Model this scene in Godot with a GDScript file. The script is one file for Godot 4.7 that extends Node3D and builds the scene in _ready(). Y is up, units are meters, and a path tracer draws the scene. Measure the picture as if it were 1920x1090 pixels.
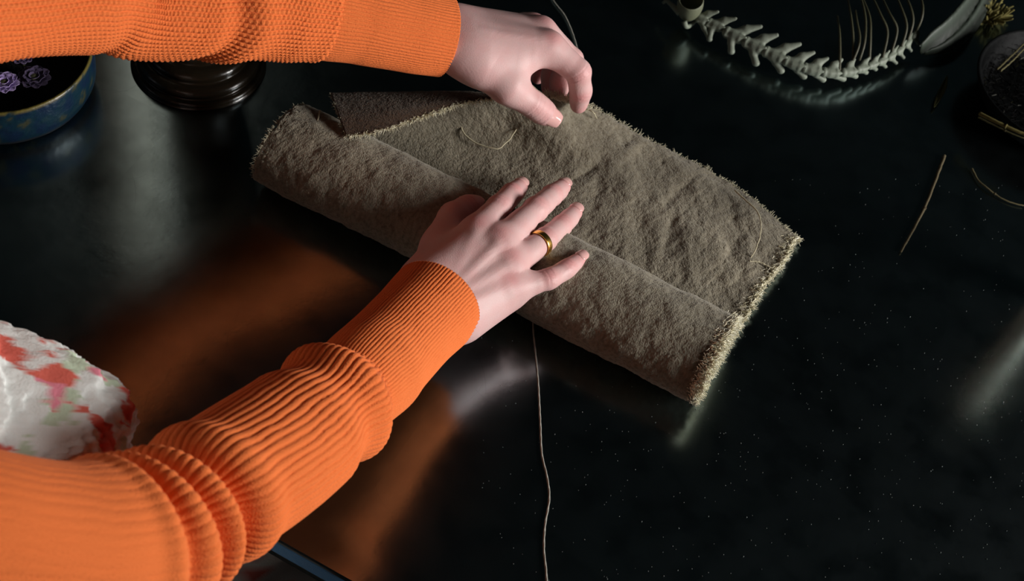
extends Node3D

# The frame is 1920 x 1090; FOCAL is the focal length in those pixels. The table top lies at TOP.
const FOCAL := 2600.0
const TOP := 0.75
var eye := Vector3.ZERO
var lens := Basis.IDENTITY
var org := Vector3.ZERO          # base of the thing that is being built
var rng := RandomNumberGenerator.new()
var M := {}


func _ready():
	rng.seed = 7
	set_camera_and_light()
	make_materials()
	build_room()
	build_table()
	build_cloth()
	build_string()
	build_person()
	build_vessels()
	build_skeleton()
	build_straws()


func set_camera_and_light():
	var yaw := deg_to_rad(17.49)
	lens = Basis(Vector3.UP, yaw) * Basis(Vector3.RIGHT, deg_to_rad(-52.0)) * Basis(Vector3.BACK, deg_to_rad(13.0))
	eye = Vector3(0, TOP, 0) + lens.z * 1.15
	var cam := Camera3D.new()
	cam.name = "camera"
	cam.fov = rad_to_deg(2.0 * atan(545.0 / FOCAL))
	cam.near = 0.02
	cam.transform = Transform3D(lens, eye)
	var attr := CameraAttributesPhysical.new()
	attr.frustum_focal_length = 12.0 / tan(deg_to_rad(cam.fov * 0.5))
	attr.frustum_focus_distance = 1.1
	attr.frustum_near = 0.02
	attr.exposure_aperture = 11.0
	cam.attributes = attr
	add_child(cam)
	cam.current = true
	var we := WorldEnvironment.new()
	we.name = "environment"
	var e := Environment.new()
	e.background_mode = Environment.BG_COLOR
	e.background_color = Color(0.55, 0.62, 0.7)
	e.tonemap_mode = Environment.TONE_MAPPER_LINEAR
	e.tonemap_exposure = 1.0
	e.sdfgi_enabled = true
	e.ssao_enabled = true
	e.ssil_enabled = true
	we.environment = e
	add_child(we)
	# daylight through the window in the right wall
	window_light(Vector3(1.63, 1.36, -0.36), Vector2(0.5, 0.6), Vector3(-1, 0, 0), Color(1.0, 0.985, 0.97), KEY)
	# weak ambient fill from a made-up narrow window added high in the left wall
	window_light(Vector3(-1.23, 2.2, -1.03), Vector2(0.3, 0.8), Vector3(1, 0, 0), Color(1.0, 0.96, 0.88), FAINT)


const KEY := 4.7
const FAINT := 0.02


func window_light(at: Vector3, size: Vector2, facing: Vector3, tint: Color, energy: float):
	var a := AreaLight3D.new()
	a.name = "window_area_light"
	a.area_size = size
	a.light_color = tint
	a.light_energy = energy
	a.area_range = 8.0
	a.area_attenuation = 2.0
	a.shadow_enabled = true
	a.transform = Transform3D(Basis.looking_at(facing, Vector3.UP), at)
	add_child(a, true)


# ---------------------------------------------------------------- helpers
func px(x: float, y: float, h: float) -> Vector3:
	# the point at height h above the table top that the photograph shows at (x, y)
	var d := lens * Vector3(x - 960.0, 545.0 - y, -FOCAL)
	return eye + d * ((TOP + h - eye.y) / d.y)


func pxv(v: Vector3) -> Vector3:
	return px(v.x, v.y, v.z)


func pxs(list: Array) -> PackedVector3Array:
	var r := PackedVector3Array()
	for v in list:
		r.append(px(v.x, v.y, v.z))
	return r


func noise(seed_: int, freq: float, oct := 3, kind := FastNoiseLite.TYPE_SIMPLEX_SMOOTH) -> FastNoiseLite:
	var n := FastNoiseLite.new()
	n.seed = seed_
	n.noise_type = kind
	n.frequency = freq
	n.fractal_type = FastNoiseLite.FRACTAL_FBM if oct > 1 else FastNoiseLite.FRACTAL_NONE
	n.fractal_octaves = oct
	return n


class Mb:
	var v := PackedVector3Array()
	var n := PackedVector3Array()
	var i := PackedInt32Array()
	var c := PackedColorArray()
	var uv := PackedVector2Array()

	# adds one closed (or nearly closed) shape, faces turned outward, normals smooth
	func add(p: PackedVector3Array, t: PackedInt32Array, col = Color.WHITE, turn := 0, uvs := PackedVector2Array()) -> void:
		var mid := Vector3.ZERO
		for q in p:
			mid += q
		mid /= maxf(1.0, p.size())
		var nn := PackedVector3Array()
		nn.resize(p.size())
		var vol := 0.0
		for k in range(0, t.size(), 3):
			var a := p[t[k]]
			var b := p[t[k + 1]]
			var d := p[t[k + 2]]
			var f := (d - a).cross(b - a)
			vol += f.dot(a - mid)
			nn[t[k]] += f
			nn[t[k + 1]] += f
			nn[t[k + 2]] += f
		var s := 1.0
		if turn < 0 or (turn == 0 and vol < 0.0):
			s = -1.0
		for k in nn.size():
			nn[k] = (nn[k] * s).normalized() if nn[k].length_squared() > 1e-30 else Vector3.UP
		var base := v.size()
		v.append_array(p)
		n.append_array(nn)
		var tt := t.duplicate()
		for k in range(0, t.size(), 3):
			tt[k] = t[k] + base
			tt[k + 1] = t[k + (1 if s > 0 else 2)] + base
			tt[k + 2] = t[k + (2 if s > 0 else 1)] + base
		i.append_array(tt)
		if col is PackedColorArray:
			c.append_array(col)
		else:
			var cc := PackedColorArray()
			cc.resize(p.size())
			cc.fill(col)
			c.append_array(cc)
		if uvs.size() == p.size():
			uv.append_array(uvs)

	func mesh(o: Vector3) -> ArrayMesh:
		var a := []
		a.resize(Mesh.ARRAY_MAX)
		var w := v.duplicate()
		for k in w.size():
			w[k] -= o
		a[Mesh.ARRAY_VERTEX] = w
		a[Mesh.ARRAY_NORMAL] = n
		a[Mesh.ARRAY_COLOR] = c
		a[Mesh.ARRAY_INDEX] = i
		if uv.size() == v.size():
			a[Mesh.ARRAY_TEX_UV] = uv
		var m := ArrayMesh.new()
		m.add_surface_from_arrays(Mesh.PRIMITIVE_TRIANGLES, a)
		return m


func numbered(called: String, parent: Node) -> String:
	if not parent.has_node(called):
		return called
	var k := 1
	while parent.has_node("%s_%03d" % [called, k]):
		k += 1
	return "%s_%03d" % [called, k]


func thing(called: String, at: Vector3, label: String, category: String, group := "") -> Node3D:
	var o := Node3D.new()
	o.name = numbered(called, self)
	o.position = at
	o.set_meta("label", label)
	o.set_meta("category", category)
	if group:
		o.set_meta("group", group)
	add_child(o, true)
	org = at
	return o


func obj(called: String, mb: Mb, mat: Material, parent: Node = null, label := "", kind := "") -> MeshInstance3D:
	return put(called, mb.mesh(org), mat, parent, label, kind)


func put(called: String, mesh: Mesh, mat: Material, parent: Node = null, label := "", kind := "") -> MeshInstance3D:
	var o := MeshInstance3D.new()
	var p: Node = parent if parent else self
	o.name = numbered(called, p)
	o.mesh = mesh
	o.material_override = mat
	if label:
		o.set_meta("label", label)
	if kind:
		o.set_meta("kind", kind)
	p.add_child(o, true)
	return o


func lone(called: String, mb: Mb, mat: Material, at: Vector3, label: String, category: String, kind := "", group := "") -> MeshInstance3D:
	org = at
	var o := obj(called, mb, mat, null, label, kind)
	o.position = at
	if category:
		o.set_meta("category", category)
	if group:
		o.set_meta("group", group)
	return o


func quads(nu: int, nv: int, wrap: bool) -> PackedInt32Array:
	var t := PackedInt32Array()
	var ev := nv if wrap else nv - 1
	t.resize((nu - 1) * ev * 6)
	var k := 0
	for a in nu - 1:
		for b in ev:
			var b2 := (b + 1) % nv
			var q := a * nv + b
			var r := a * nv + b2
			t[k] = q
			t[k + 1] = r
			t[k + 2] = q + nv
			t[k + 3] = r
			t[k + 4] = r + nv
			t[k + 5] = q + nv
			k += 6
	return t


func add_grid(mb: Mb, p: PackedVector3Array, nu: int, nv: int, wrap: bool, caps := true, col = Color.WHITE) -> void:
	# a tube-like grid of nu rings with nv points each, its two ends closed
	var t := quads(nu, nv, wrap)
	if caps and wrap:
		var pp := p.duplicate()
		for e in [0, nu - 1]:
			var m := Vector3.ZERO
			for b in nv:
				m += p[e * nv + b]
			pp.append(m / nv)
			for b in nv:
				var q: int = e * nv + b
				var r: int = e * nv + (b + 1) % nv
				if e == 0:
					t.append_array(PackedInt32Array([q, pp.size() - 1, r]))
				else:
					t.append_array(PackedInt32Array([q, r, pp.size() - 1]))
		if col is PackedColorArray:
			col = col.duplicate()
			col.append(col[0])
			col.append(col[nu * nv - 1])
		mb.add(pp, t, col)
	else:
		mb.add(p, t, col)


func add_shell(mb: Mb, p: PackedVector3Array, nu: int, nv: int, thick: float, col = Color.WHITE, under := Color.WHITE) -> void:
	# an open grid given a thickness: a closed sheet, its under side toned by 'under'
	var nn := PackedVector3Array()
	nn.resize(p.size())
	for a in nu:
		for b in nv:
			var du := p[mini(a + 1, nu - 1) * nv + b] - p[maxi(a - 1, 0) * nv + b]
			var dv := p[a * nv + mini(b + 1, nv - 1)] - p[a * nv + maxi(b - 1, 0)]
			nn[a * nv + b] = du.cross(dv).normalized() * thick * 0.5
	var pp := PackedVector3Array()
	for k in p.size():
		pp.append(p[k] + nn[k])
	for k in p.size():
		pp.append(p[k] - nn[k])
	var t := quads(nu, nv, false)
	var s := t.size()
	var o := p.size()
	var t2 := t.duplicate()
	for k in range(0, s, 3):
		t2[k] = t[k] + o
		t2[k + 1] = t[k + 2] + o
		t2[k + 2] = t[k + 1] + o
	t.append_array(t2)
	var rim := PackedInt32Array()
	for b in nv:
		rim.append(b)
	for a in range(1, nu):
		rim.append(a * nv + nv - 1)
	for b in range(nv - 2, -1, -1):
		rim.append((nu - 1) * nv + b)
	for a in range(nu - 2, 0, -1):
		rim.append(a * nv)
	for k in rim.size():
		var q := rim[k]
		var r := rim[(k + 1) % rim.size()]
		t.append_array(PackedInt32Array([q, q + o, r, r, q + o, r + o]))
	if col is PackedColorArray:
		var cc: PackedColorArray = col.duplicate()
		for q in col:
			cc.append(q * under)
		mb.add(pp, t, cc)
	else:
		mb.add(pp, t, col)


func spline(pts: PackedVector3Array, n: int) -> PackedVector3Array:
	# n points spread evenly along a smooth curve through pts
	var c := Curve3D.new()
	for k in pts.size():
		var tan_ := (pts[mini(k + 1, pts.size() - 1)] - pts[maxi(k - 1, 0)]) / 6.0
		c.add_point(pts[k], -tan_, tan_)
	c.bake_interval = maxf(c.get_baked_length() / (n * 3.0), 0.0001)
	var r := PackedVector3Array()
	var l := c.get_baked_length()
	for k in n:
		r.append(c.sample_baked(l * k / (n - 1.0), true))
	return r


func ramp(keys: Array, t: float) -> float:
	# smooth interpolation through [position, value] pairs
	if t <= keys[0][0]:
		return keys[0][1]
	for k in keys.size() - 1:
		if t <= keys[k + 1][0]:
			var f: float = (t - keys[k][0]) / (keys[k + 1][0] - keys[k][0])
			f = f * f * (3.0 - 2.0 * f)
			return lerpf(keys[k][1], keys[k + 1][1], f)
	return keys[-1][1]


func frames(p: PackedVector3Array, first: Vector3) -> Array:
	# parallel-carried side vectors along a path: [tangents, sides]
	var ts := PackedVector3Array()
	var ss := PackedVector3Array()
	var s := first
	for k in p.size():
		var t := (p[mini(k + 1, p.size() - 1)] - p[maxi(k - 1, 0)]).normalized()
		s = (s - t * s.dot(t))
		if s.length() < 1e-6:
			s = t.cross(Vector3(0.3, 0.8, 0.5))
		s = s.normalized()
		ts.append(t)
		ss.append(s)
	return [ts, ss]


func add_tube(mb: Mb, p: PackedVector3Array, r0: float, r1: float, sides := 6, col = Color.WHITE) -> void:
	var f := frames(p, Vector3(0.13, 0.93, 0.31))
	var g := PackedVector3Array()
	for k in p.size():
		var r := lerpf(r0, r1, k / maxf(1.0, p.size() - 1.0))
		var s: Vector3 = f[1][k]
		var u: Vector3 = f[0][k].cross(s)
		for j in sides:
			var a := TAU * j / sides
			g.append(p[k] + (s * cos(a) + u * sin(a)) * r)
	add_grid(mb, g, p.size(), sides, true, true, col)


func add_lathe(mb: Mb, at: Vector3, prof: Array, seg := 96, col = Color.WHITE, axis := Basis.IDENTITY) -> void:
	# prof: [radius, height] pairs from one end to the other
	var g := PackedVector3Array()
	for q in prof:
		for j in seg:
			var a := TAU * j / seg
			g.append(at + axis * Vector3(cos(a) * q[0], q[1], sin(a) * q[0]))
	add_grid(mb, g, prof.size(), seg, true, true, col)


func smooth_profile(prof: Array, per := 6) -> Array:
	var v := PackedVector3Array()
	for q in prof:
		v.append(Vector3(q[0], q[1], 0))
	var out := []
	for q in spline(v, prof.size() * per):
		out.append([maxf(q.x, 0.0004), q.y])
	return out


func add_box(mb: Mb, t: Transform3D, size: Vector3, ch := 0.003, col = Color.WHITE) -> void:
	# a box with chamfered edges, flat faces
	var h := size * 0.5
	var c := minf(ch, minf(h.x, minf(h.y, h.z)) * 0.9)
	var faces := []
	for ax in 3:
		for s in [-1.0, 1.0]:
			var f := []
			for q in [[-1, -1], [1, -1], [1, 1], [-1, 1]]:
				var p := Vector3.ZERO
				p[ax] = s * h[ax]
				p[(ax + 1) % 3] = q[0] * (h[(ax + 1) % 3] - c)
				p[(ax + 2) % 3] = q[1] * (h[(ax + 2) % 3] - c)
				f.append(p)
			faces.append(f)
	for ax in 3:
		var b := (ax + 1) % 3
		var d := (ax + 2) % 3
		for sb in [-1.0, 1.0]:
			for sd in [-1.0, 1.0]:
				var f := []
				for q in [[-1, 0], [1, 0], [1, 1], [-1, 1]]:
					var p := Vector3.ZERO
					p[ax] = q[0] * (h[ax] - c)
					p[b] = sb * (h[b] - (c if q[1] else 0.0))
					p[d] = sd * (h[d] - (0.0 if q[1] else c))
					f.append(p)
				faces.append(f)
	for sx in [-1.0, 1.0]:
		for sy in [-1.0, 1.0]:
			for sz in [-1.0, 1.0]:
				faces.append([Vector3(sx * h.x, sy * (h.y - c), sz * (h.z - c)), Vector3(sx * (h.x - c), sy * h.y, sz * (h.z - c)), Vector3(sx * (h.x - c), sy * (h.y - c), sz * h.z)])
	for f in faces:
		var p := PackedVector3Array()
		var mid := Vector3.ZERO
		for q in f:
			p.append(t * q)
			mid += q
		var nn: Vector3 = (p[2] - p[0]).cross(p[1] - p[0])
		var out: Vector3 = t.basis * mid
		mb.add(p, PackedInt32Array([0, 1, 2, 0, 2, 3]) if f.size() == 4 else PackedInt32Array([0, 1, 2]), col, 1 if nn.dot(out) > 0 else -1)


func at3(x: float, y: float, z: float) -> Transform3D:
	return Transform3D(Basis.IDENTITY, Vector3(x, y, z))


# a grid of distances in which tapered bones melt together; nets() skins it
class Fld:
	var lo: Vector3
	var cell: float
	var nx: int
	var ny: int
	var nz: int
	var d := PackedFloat32Array()
	var b0 := Vector3i.ZERO
	var b1 := Vector3i.ZERO

	func _init(lo_: Vector3, hi: Vector3, cell_: float) -> void:
		lo = lo_
		cell = cell_
		nx = int((hi.x - lo.x) / cell) + 2
		ny = int((hi.y - lo.y) / cell) + 2
		nz = int((hi.z - lo.z) / cell) + 2
		d.resize(nx * ny * nz)
		d.fill(1.0)
		b0 = Vector3i(nx, ny, nz)

	func again() -> void:
		d.fill(1.0)
		b0 = Vector3i(nx, ny, nz)
		b1 = Vector3i.ZERO

	# flat: how much the bone is pressed flat along the direction 'press'
	func bone(a: Vector3, b: Vector3, ra: float, rb: float, k: float, press := Vector3.ZERO, flat := 1.0) -> void:
		var m := maxf(ra, rb) + k + 3.0 * cell
		var x0 := maxi(0, int((minf(a.x, b.x) - m - lo.x) / cell))
		var y0 := maxi(0, int((minf(a.y, b.y) - m - lo.y) / cell))
		var z0 := maxi(0, int((minf(a.z, b.z) - m - lo.z) / cell))
		var x1 := mini(nx - 1, int((maxf(a.x, b.x) + m - lo.x) / cell) + 1)
		var y1 := mini(ny - 1, int((maxf(a.y, b.y) + m - lo.y) / cell) + 1)
		var z1 := mini(nz - 1, int((maxf(a.z, b.z) + m - lo.z) / cell) + 1)
		b0 = Vector3i(mini(b0.x, x0), mini(b0.y, y0), mini(b0.z, z0))
		b1 = Vector3i(maxi(b1.x, x1), maxi(b1.y, y1), maxi(b1.z, z1))
		var ab := b - a
		var l2 := maxf(ab.length_squared(), 1e-12)
		var pressed := flat != 1.0
		for x in range(x0, x1 + 1):
			for y in range(y0, y1 + 1):
				var at := (x * ny + y) * nz
				var p := lo + Vector3(x, y, z0) * cell - a
				for z in range(z0, z1 + 1):
					var t := clampf(p.dot(ab) / l2, 0.0, 1.0)
					var q := p - ab * t
					if pressed:
						q += press * (q.dot(press) * (flat - 1.0))
					var e := q.length() - (ra + (rb - ra) * t)
					var o := d[at + z]
					var h := k - absf(o - e)
					if h > 0.0:
						d[at + z] = minf(o, e) - h * h / (4.0 * k)
					elif e < o:
						d[at + z] = e
					p.z += cell

	func take(other: Fld) -> void:
		for x in range(other.b0.x, other.b1.x + 1):
			for y in range(other.b0.y, other.b1.y + 1):
				var at := (x * ny + y) * nz
				for z in range(other.b0.z, other.b1.z + 1):
					if other.d[at + z] < d[at + z]:
						d[at + z] = other.d[at + z]
		b0 = Vector3i(mini(b0.x, other.b0.x), mini(b0.y, other.b0.y), mini(b0.z, other.b0.z))
		b1 = Vector3i(maxi(b1.x, other.b1.x), maxi(b1.y, other.b1.y), maxi(b1.z, other.b1.z))

	func melt(other: Fld, k: float) -> void:
		for at in d.size():
			var o := d[at]
			var e := other.d[at]
			var h := k - absf(o - e)
			if h > 0.0:
				d[at] = minf(o, e) - h * h / (4.0 * k)
			elif e < o:
				d[at] = e

	func nets() -> Array:
		var p := PackedVector3Array()
		var t := PackedInt32Array()
		var id := PackedInt32Array()
		id.resize(d.size())
		id.fill(-1)
		var sx := ny * nz
		var off := [0, 1, nz, nz + 1, sx, sx + 1, sx + nz, sx + nz + 1]
		var edges := [[0, 1], [2, 3], [4, 5], [6, 7], [0, 2], [1, 3], [4, 6], [5, 7], [0, 4], [1, 5], [2, 6], [3, 7]]
		var cor := []
		for k in 8:
			cor.append(Vector3((k >> 2) & 1, (k >> 1) & 1, k & 1))
		var lim := 2.5 * cell
		for x in nx - 1:
			for y in ny - 1:
				var row := (x * ny + y) * nz
				for z in nz - 1:
					var at := row + z
					if absf(d[at]) > lim:
						continue
					var mask := 0
					for k in 8:
						if d[at + off[k]] < 0.0:
							mask |= 1 << k
					if mask == 0 or mask == 255:
						continue
					var s := Vector3.ZERO
					var c := 0
					for e in edges:
						var e0: int = e[0]
						var e1: int = e[1]
						if ((mask >> e0) & 1) != ((mask >> e1) & 1):
							var va: float = d[at + off[e0]]
							var vb: float = d[at + off[e1]]
							s += cor[e0].lerp(cor[e1], va / (va - vb))
							c += 1
					id[at] = p.size()
					p.append(lo + (Vector3(x, y, z) + s / c) * cell)
		for x in range(1, nx - 1):
			for y in range(1, ny - 1):
				var row := (x * ny + y) * nz
				for z in range(1, nz - 1):
					var at := row + z
					if id[at] < 0:
						continue
					var inside := d[at] < 0.0
					for ax in 3:
						var step: int = [sx, nz, 1][ax]
						if (d[at + step] < 0.0) == inside:
							continue
						var u: int = [nz, 1, sx][ax]
						var w: int = [1, sx, nz][ax]
						var a := id[at]
						var b := id[at - u]
						var c := id[at - u - w]
						var e := id[at - w]
						if a < 0 or b < 0 or c < 0 or e < 0:
							continue
						if inside:
							t.append_array(PackedInt32Array([a, b, c, a, c, e]))
						else:
							t.append_array(PackedInt32Array([a, c, b, a, e, c]))
		return [p, t]


# ---------------------------------------------------------------- materials
func paint(name_: String, col: Color, rough := 0.8, metal := 0.0) -> StandardMaterial3D:
	var m := StandardMaterial3D.new()
	m.resource_name = name_
	m.albedo_color = col
	m.roughness = rough
	m.metallic = metal
	M[name_] = m
	return m


func relief(m: StandardMaterial3D, seed_: int, freq: float, per_m: float, strength: float, oct := 4, size := 512) -> void:
	var t := NoiseTexture2D.new()
	t.width = size
	t.height = size
	t.seamless = true
	t.as_normal_map = true
	t.bump_strength = strength
	t.noise = noise(seed_, freq, oct)
	m.normal_enabled = true
	m.normal_texture = t
	m.normal_scale = 1.0
	m.uv1_triplanar = true
	m.uv1_world_triplanar = true
	m.uv1_scale = Vector3.ONE * per_m


func tinted(seed_: int, freq: float, cols: Array, offs: Array, oct := 4, size := 512) -> NoiseTexture2D:
	var t := NoiseTexture2D.new()
	t.width = size
	t.height = size
	t.seamless = true
	t.noise = noise(seed_, freq, oct)
	var g := Gradient.new()
	g.offsets = PackedFloat32Array(offs)
	g.colors = PackedColorArray(cols)
	t.color_ramp = g
	return t


func make_materials():
	var m := paint("dark_plaster", Color(0.085, 0.115, 0.12), 0.95)
	m.metallic_specular = 0.12
	relief(m, 3, 0.02, 1.3, 2.0)
	m = paint("pale_plaster", Color(0.62, 0.61, 0.57), 0.9)
	relief(m, 4, 0.02, 1.3, 2.0)
	m = paint("floor_boards", Color(0.12, 0.11, 0.1), 0.6)
	relief(m, 5, 0.03, 2.0, 3.0)
	m = paint("window_frame", Color(0.75, 0.74, 0.7), 0.5)
	m = paint("pane_day", Color(0.9, 0.93, 0.95), 0.3)
	m.emission_enabled = true
	m.emission = Color(0.93, 0.96, 1.0)
	m.emission_energy_multiplier = 1.2
	m = paint("pane_fill", Color(0.5, 0.52, 0.52), 0.3)
	m.emission_enabled = true
	m.emission = Color(0.9, 0.87, 0.8)
	m.emission_energy_multiplier = 0.22  # faint glow for the added left window
	# dark polished metal table top: scratched and dusty
	m = paint("table_metal", Color(0.57, 0.63, 0.645), 0.22, 1.0)
	m.roughness_texture = tinted(11, 0.012, [Color(0.75, 0.75, 0.75), Color(0.95, 0.95, 0.95), Color(1, 1, 1)], [0.0, 0.5, 1.0], 5)
	m.roughness_texture_channel = BaseMaterial3D.TEXTURE_CHANNEL_RED
	m.albedo_texture = scratched()
	relief(m, 12, 0.05, 3.0, 0.05, 4)
	m = paint("table_edge", Color(0.34, 0.56, 0.75), 0.42, 0.2)
	relief(m, 13, 0.05, 6.0, 1.0)
	m = paint("dark_wood", Color(0.13, 0.17, 0.16), 0.5)
	relief(m, 14, 0.03, 6.0, 2.0)
	m = paint("blue_paint", Color(0.27, 0.40, 0.52), 0.5)
	relief(m, 15, 0.03, 8.0, 2.0)
	# cloth
	m = paint("sacking", Color(0.58, 0.56, 0.51), 0.95)
	m.vertex_color_use_as_albedo = true
	relief(m, 21, 0.045, 22.0, 7.0, 5)
	m.albedo_texture = tinted(22, 0.02, [Color(0.66, 0.62, 0.56), Color(0.9, 0.88, 0.84), Color(1, 1, 1)], [0.0, 0.5, 1.0], 5)
	m.rim_enabled = true
	m.rim = 1.0
	m.rim_tint = 0.7
	m = paint("frayed_yarn", Color(0.90, 0.88, 0.80), 0.95)
	m.vertex_color_use_as_albedo = true
	m = paint("string", Color(0.62, 0.61, 0.57), 0.9)
	# wool
	for k in 2:
		m = paint(["wool", "wool_rib"][k], [Color(0.87, 0.44, 0.2), Color(0.86, 0.425, 0.185)][k], 0.95)
		relief(m, 31 + k, 0.06, 18.0, 4.0, 4)
		m.rim_enabled = true
		m.rim = 0.3
		m.rim_tint = 0.7
	m = paint("skin", Color.WHITE, 0.5)
	m.vertex_color_use_as_albedo = true
	m.metallic_specular = 0.42
	m.subsurf_scatter_enabled = true
	m.subsurf_scatter_strength = 0.06
	relief(m, 41, 0.05, 26.0, 1.2, 4)
	m = paint("nail", Color(0.88, 0.68, 0.66), 0.12)
	m.clearcoat_enabled = true
	m.clearcoat = 0.6
	m.clearcoat_roughness = 0.08
	m = paint("gold", Color(1.0, 0.80, 0.42), 0.24, 1.0)
	m = paint("hair", Color(0.16, 0.1, 0.06), 0.6)
	m = paint("print_cotton", Color.WHITE, 0.95)
	m.metallic_specular = 0.1
	m.vertex_color_use_as_albedo = true
	relief(m, 45, 0.05, 14.0, 2.0, 4)
	# vessels
	m = paint("blue_glaze", Color(0.16, 0.3, 0.45), 0.38)
	m.vertex_color_use_as_albedo = true
	relief(m, 51, 0.03, 10.0, 2.0)
	m = paint("turned_wood", Color(0.14, 0.115, 0.08), 0.22)
	relief(m, 52, 0.03, 5.0, 1.0)
	m = paint("black_ware", Color(0.02, 0.024, 0.026), 0.6)
	m.metallic_specular = 0.2
	relief(m, 53, 0.03, 8.0, 2.0)
	m = paint("soil", Color(0.035, 0.03, 0.03), 0.95)
	relief(m, 54, 0.06, 10.0, 8.0)
	m = paint("petal", Color.WHITE, 0.8)
	m.vertex_color_use_as_albedo = true
	m.backlight_enabled = true
	m.backlight = Color(0.25, 0.2, 0.3)
	m = paint("straw", Color.WHITE, 0.85)
	m.metallic_specular = 0.2
	m.vertex_color_use_as_albedo = true
	m = paint("stoneware", Color(0.86, 0.82, 0.75), 0.6)
	relief(m, 55, 0.03, 8.0, 1.5)
	# bone
	m = paint("bone", Color(0.45, 0.48, 0.44), 0.6)
	m.vertex_color_use_as_albedo = true
	relief(m, 61, 0.05, 30.0, 2.5, 4)
	m = paint("wax", Color(0.85, 0.82, 0.74), 0.5)
	m.subsurf_scatter_enabled = true
	m.subsurf_scatter_strength = 0.1


func scratched() -> ImageTexture:
	# dust specks and hair scratches: flat wear on the metal
	var im := Image.create(2048, 2048, false, Image.FORMAT_RGB8)
	im.fill(Color(1, 1, 1))
	var r := RandomNumberGenerator.new()
	r.seed = 5
	var cloud := noise(77, 0.004, 4)
	for y in range(0, 2048, 8):
		for x in range(0, 2048, 8):
			var v := 0.93 + 0.07 * cloud.get_noise_2d(x, y)
			im.fill_rect(Rect2i(x, y, 8, 8), Color(v, v, v))
	for k in 2600:
		var p := Vector2(r.randf(), r.randf()) * 2047.0
		var s := 1 if r.randf() < 0.93 else 2
		var b := 1.0 if r.randf() < 0.2 else 0.6
		im.fill_rect(Rect2i(int(p.x), int(p.y), s, s), Color(b, b, b))
	for k in 260:
		var p := Vector2(r.randf(), r.randf()) * 2047.0
		var a := r.randf_range(0.0, TAU)
		var bend := r.randf_range(-0.01, 0.01)
		var v := r.randf_range(0.72, 1.0)
		for q in r.randi_range(30, 260):
			p += Vector2(cos(a), sin(a))
			a += bend
			im.set_pixel(int(p.x) & 2047, int(p.y) & 2047, Color(v, v, v))
	return ImageTexture.create_from_image(im)


func wall_piece(called: String, boxes: Array, mat: String):
	var mb := Mb.new()
	for b in boxes:
		add_box(mb, Transform3D(Basis.IDENTITY, (b[0] + b[1]) * 0.5), b[1] - b[0], 0.002)
	org = Vector3.ZERO
	var o := obj(called, mb, M[mat], null, "", "structure")
	return o


func build_room():
	var lx := -1.3
	var rx := 1.7
	var bz := -1.7
	var fz := 1.9
	var hy := 3.1
	wall_piece("floor", [[Vector3(lx - 0.15, -0.15, bz - 0.15), Vector3(rx + 0.15, 0, fz + 0.15)]], "floor_boards")
	wall_piece("ceiling", [[Vector3(lx - 0.15, hy, bz - 0.15), Vector3(rx + 0.15, hy + 0.15, fz + 0.15)]], "dark_plaster")
	wall_piece("wall_back", [[Vector3(lx, 0, bz - 0.15), Vector3(rx, hy, bz)]], "dark_plaster")
	wall_piece("wall_front", [[Vector3(lx, 0, fz), Vector3(rx, hy, fz + 0.15)]], "dark_plaster")
	wall_with_hole("wall_right", rx, rx + 0.15, bz - 0.15, fz + 0.15, hy, -0.36, 1.36, 0.5, 0.6, "dark_plaster")
	wall_with_hole("wall_left", lx - 0.15, lx, bz - 0.15, fz + 0.15, hy, -1.03, 2.2, 0.3, 0.8, "dark_plaster")
	window("window_1", rx + 0.07, -0.36, 1.36, 0.5, 0.6, "pane_day", "window with a bright daylit pane in the right wall")
	window("window_2", lx - 0.07, -1.03, 2.2, 0.3, 0.8, "pane_fill", "made-up small dim window added high in the left wall for ambient fill")


func wall_with_hole(called: String, x0: float, x1: float, z0: float, z1: float, hy: float, cz: float, cy: float, w: float, h: float, mat: String):
	wall_piece(called, [
		[Vector3(x0, 0, z0), Vector3(x1, cy - h / 2, z1)],
		[Vector3(x0, cy + h / 2, z0), Vector3(x1, hy, z1)],
		[Vector3(x0, cy - h / 2, z0), Vector3(x1, cy + h / 2, cz - w / 2)],
		[Vector3(x0, cy - h / 2, cz + w / 2), Vector3(x1, cy + h / 2, z1)]], mat)


func window(called: String, x: float, z: float, y: float, w: float, h: float, pane: String, label: String):
	org = Vector3(x, y, z)
	var mb := Mb.new()
	for s in [-1.0, 1.0]:
		add_box(mb, at3(x, y + s * (h / 2 - 0.02), z), Vector3(0.05, 0.04, w), 0.004)
		add_box(mb, at3(x, y, z + s * (w / 2 - 0.02)), Vector3(0.05, h - 0.08, 0.04), 0.004)
	add_box(mb, at3(x, y, z), Vector3(0.03, h - 0.08, 0.02), 0.003)
	var o := obj(called, mb, M.window_frame, null, label, "structure")
	o.position = org
	for s in [-1.0, 1.0]:
		var p := Mb.new()
		add_box(p, at3(x, y, z + s * (w / 4 - 0.005)), Vector3(0.006, h - 0.08, w / 2 - 0.05), 0.001)
		obj("pane", p, M[pane], o)


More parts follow.
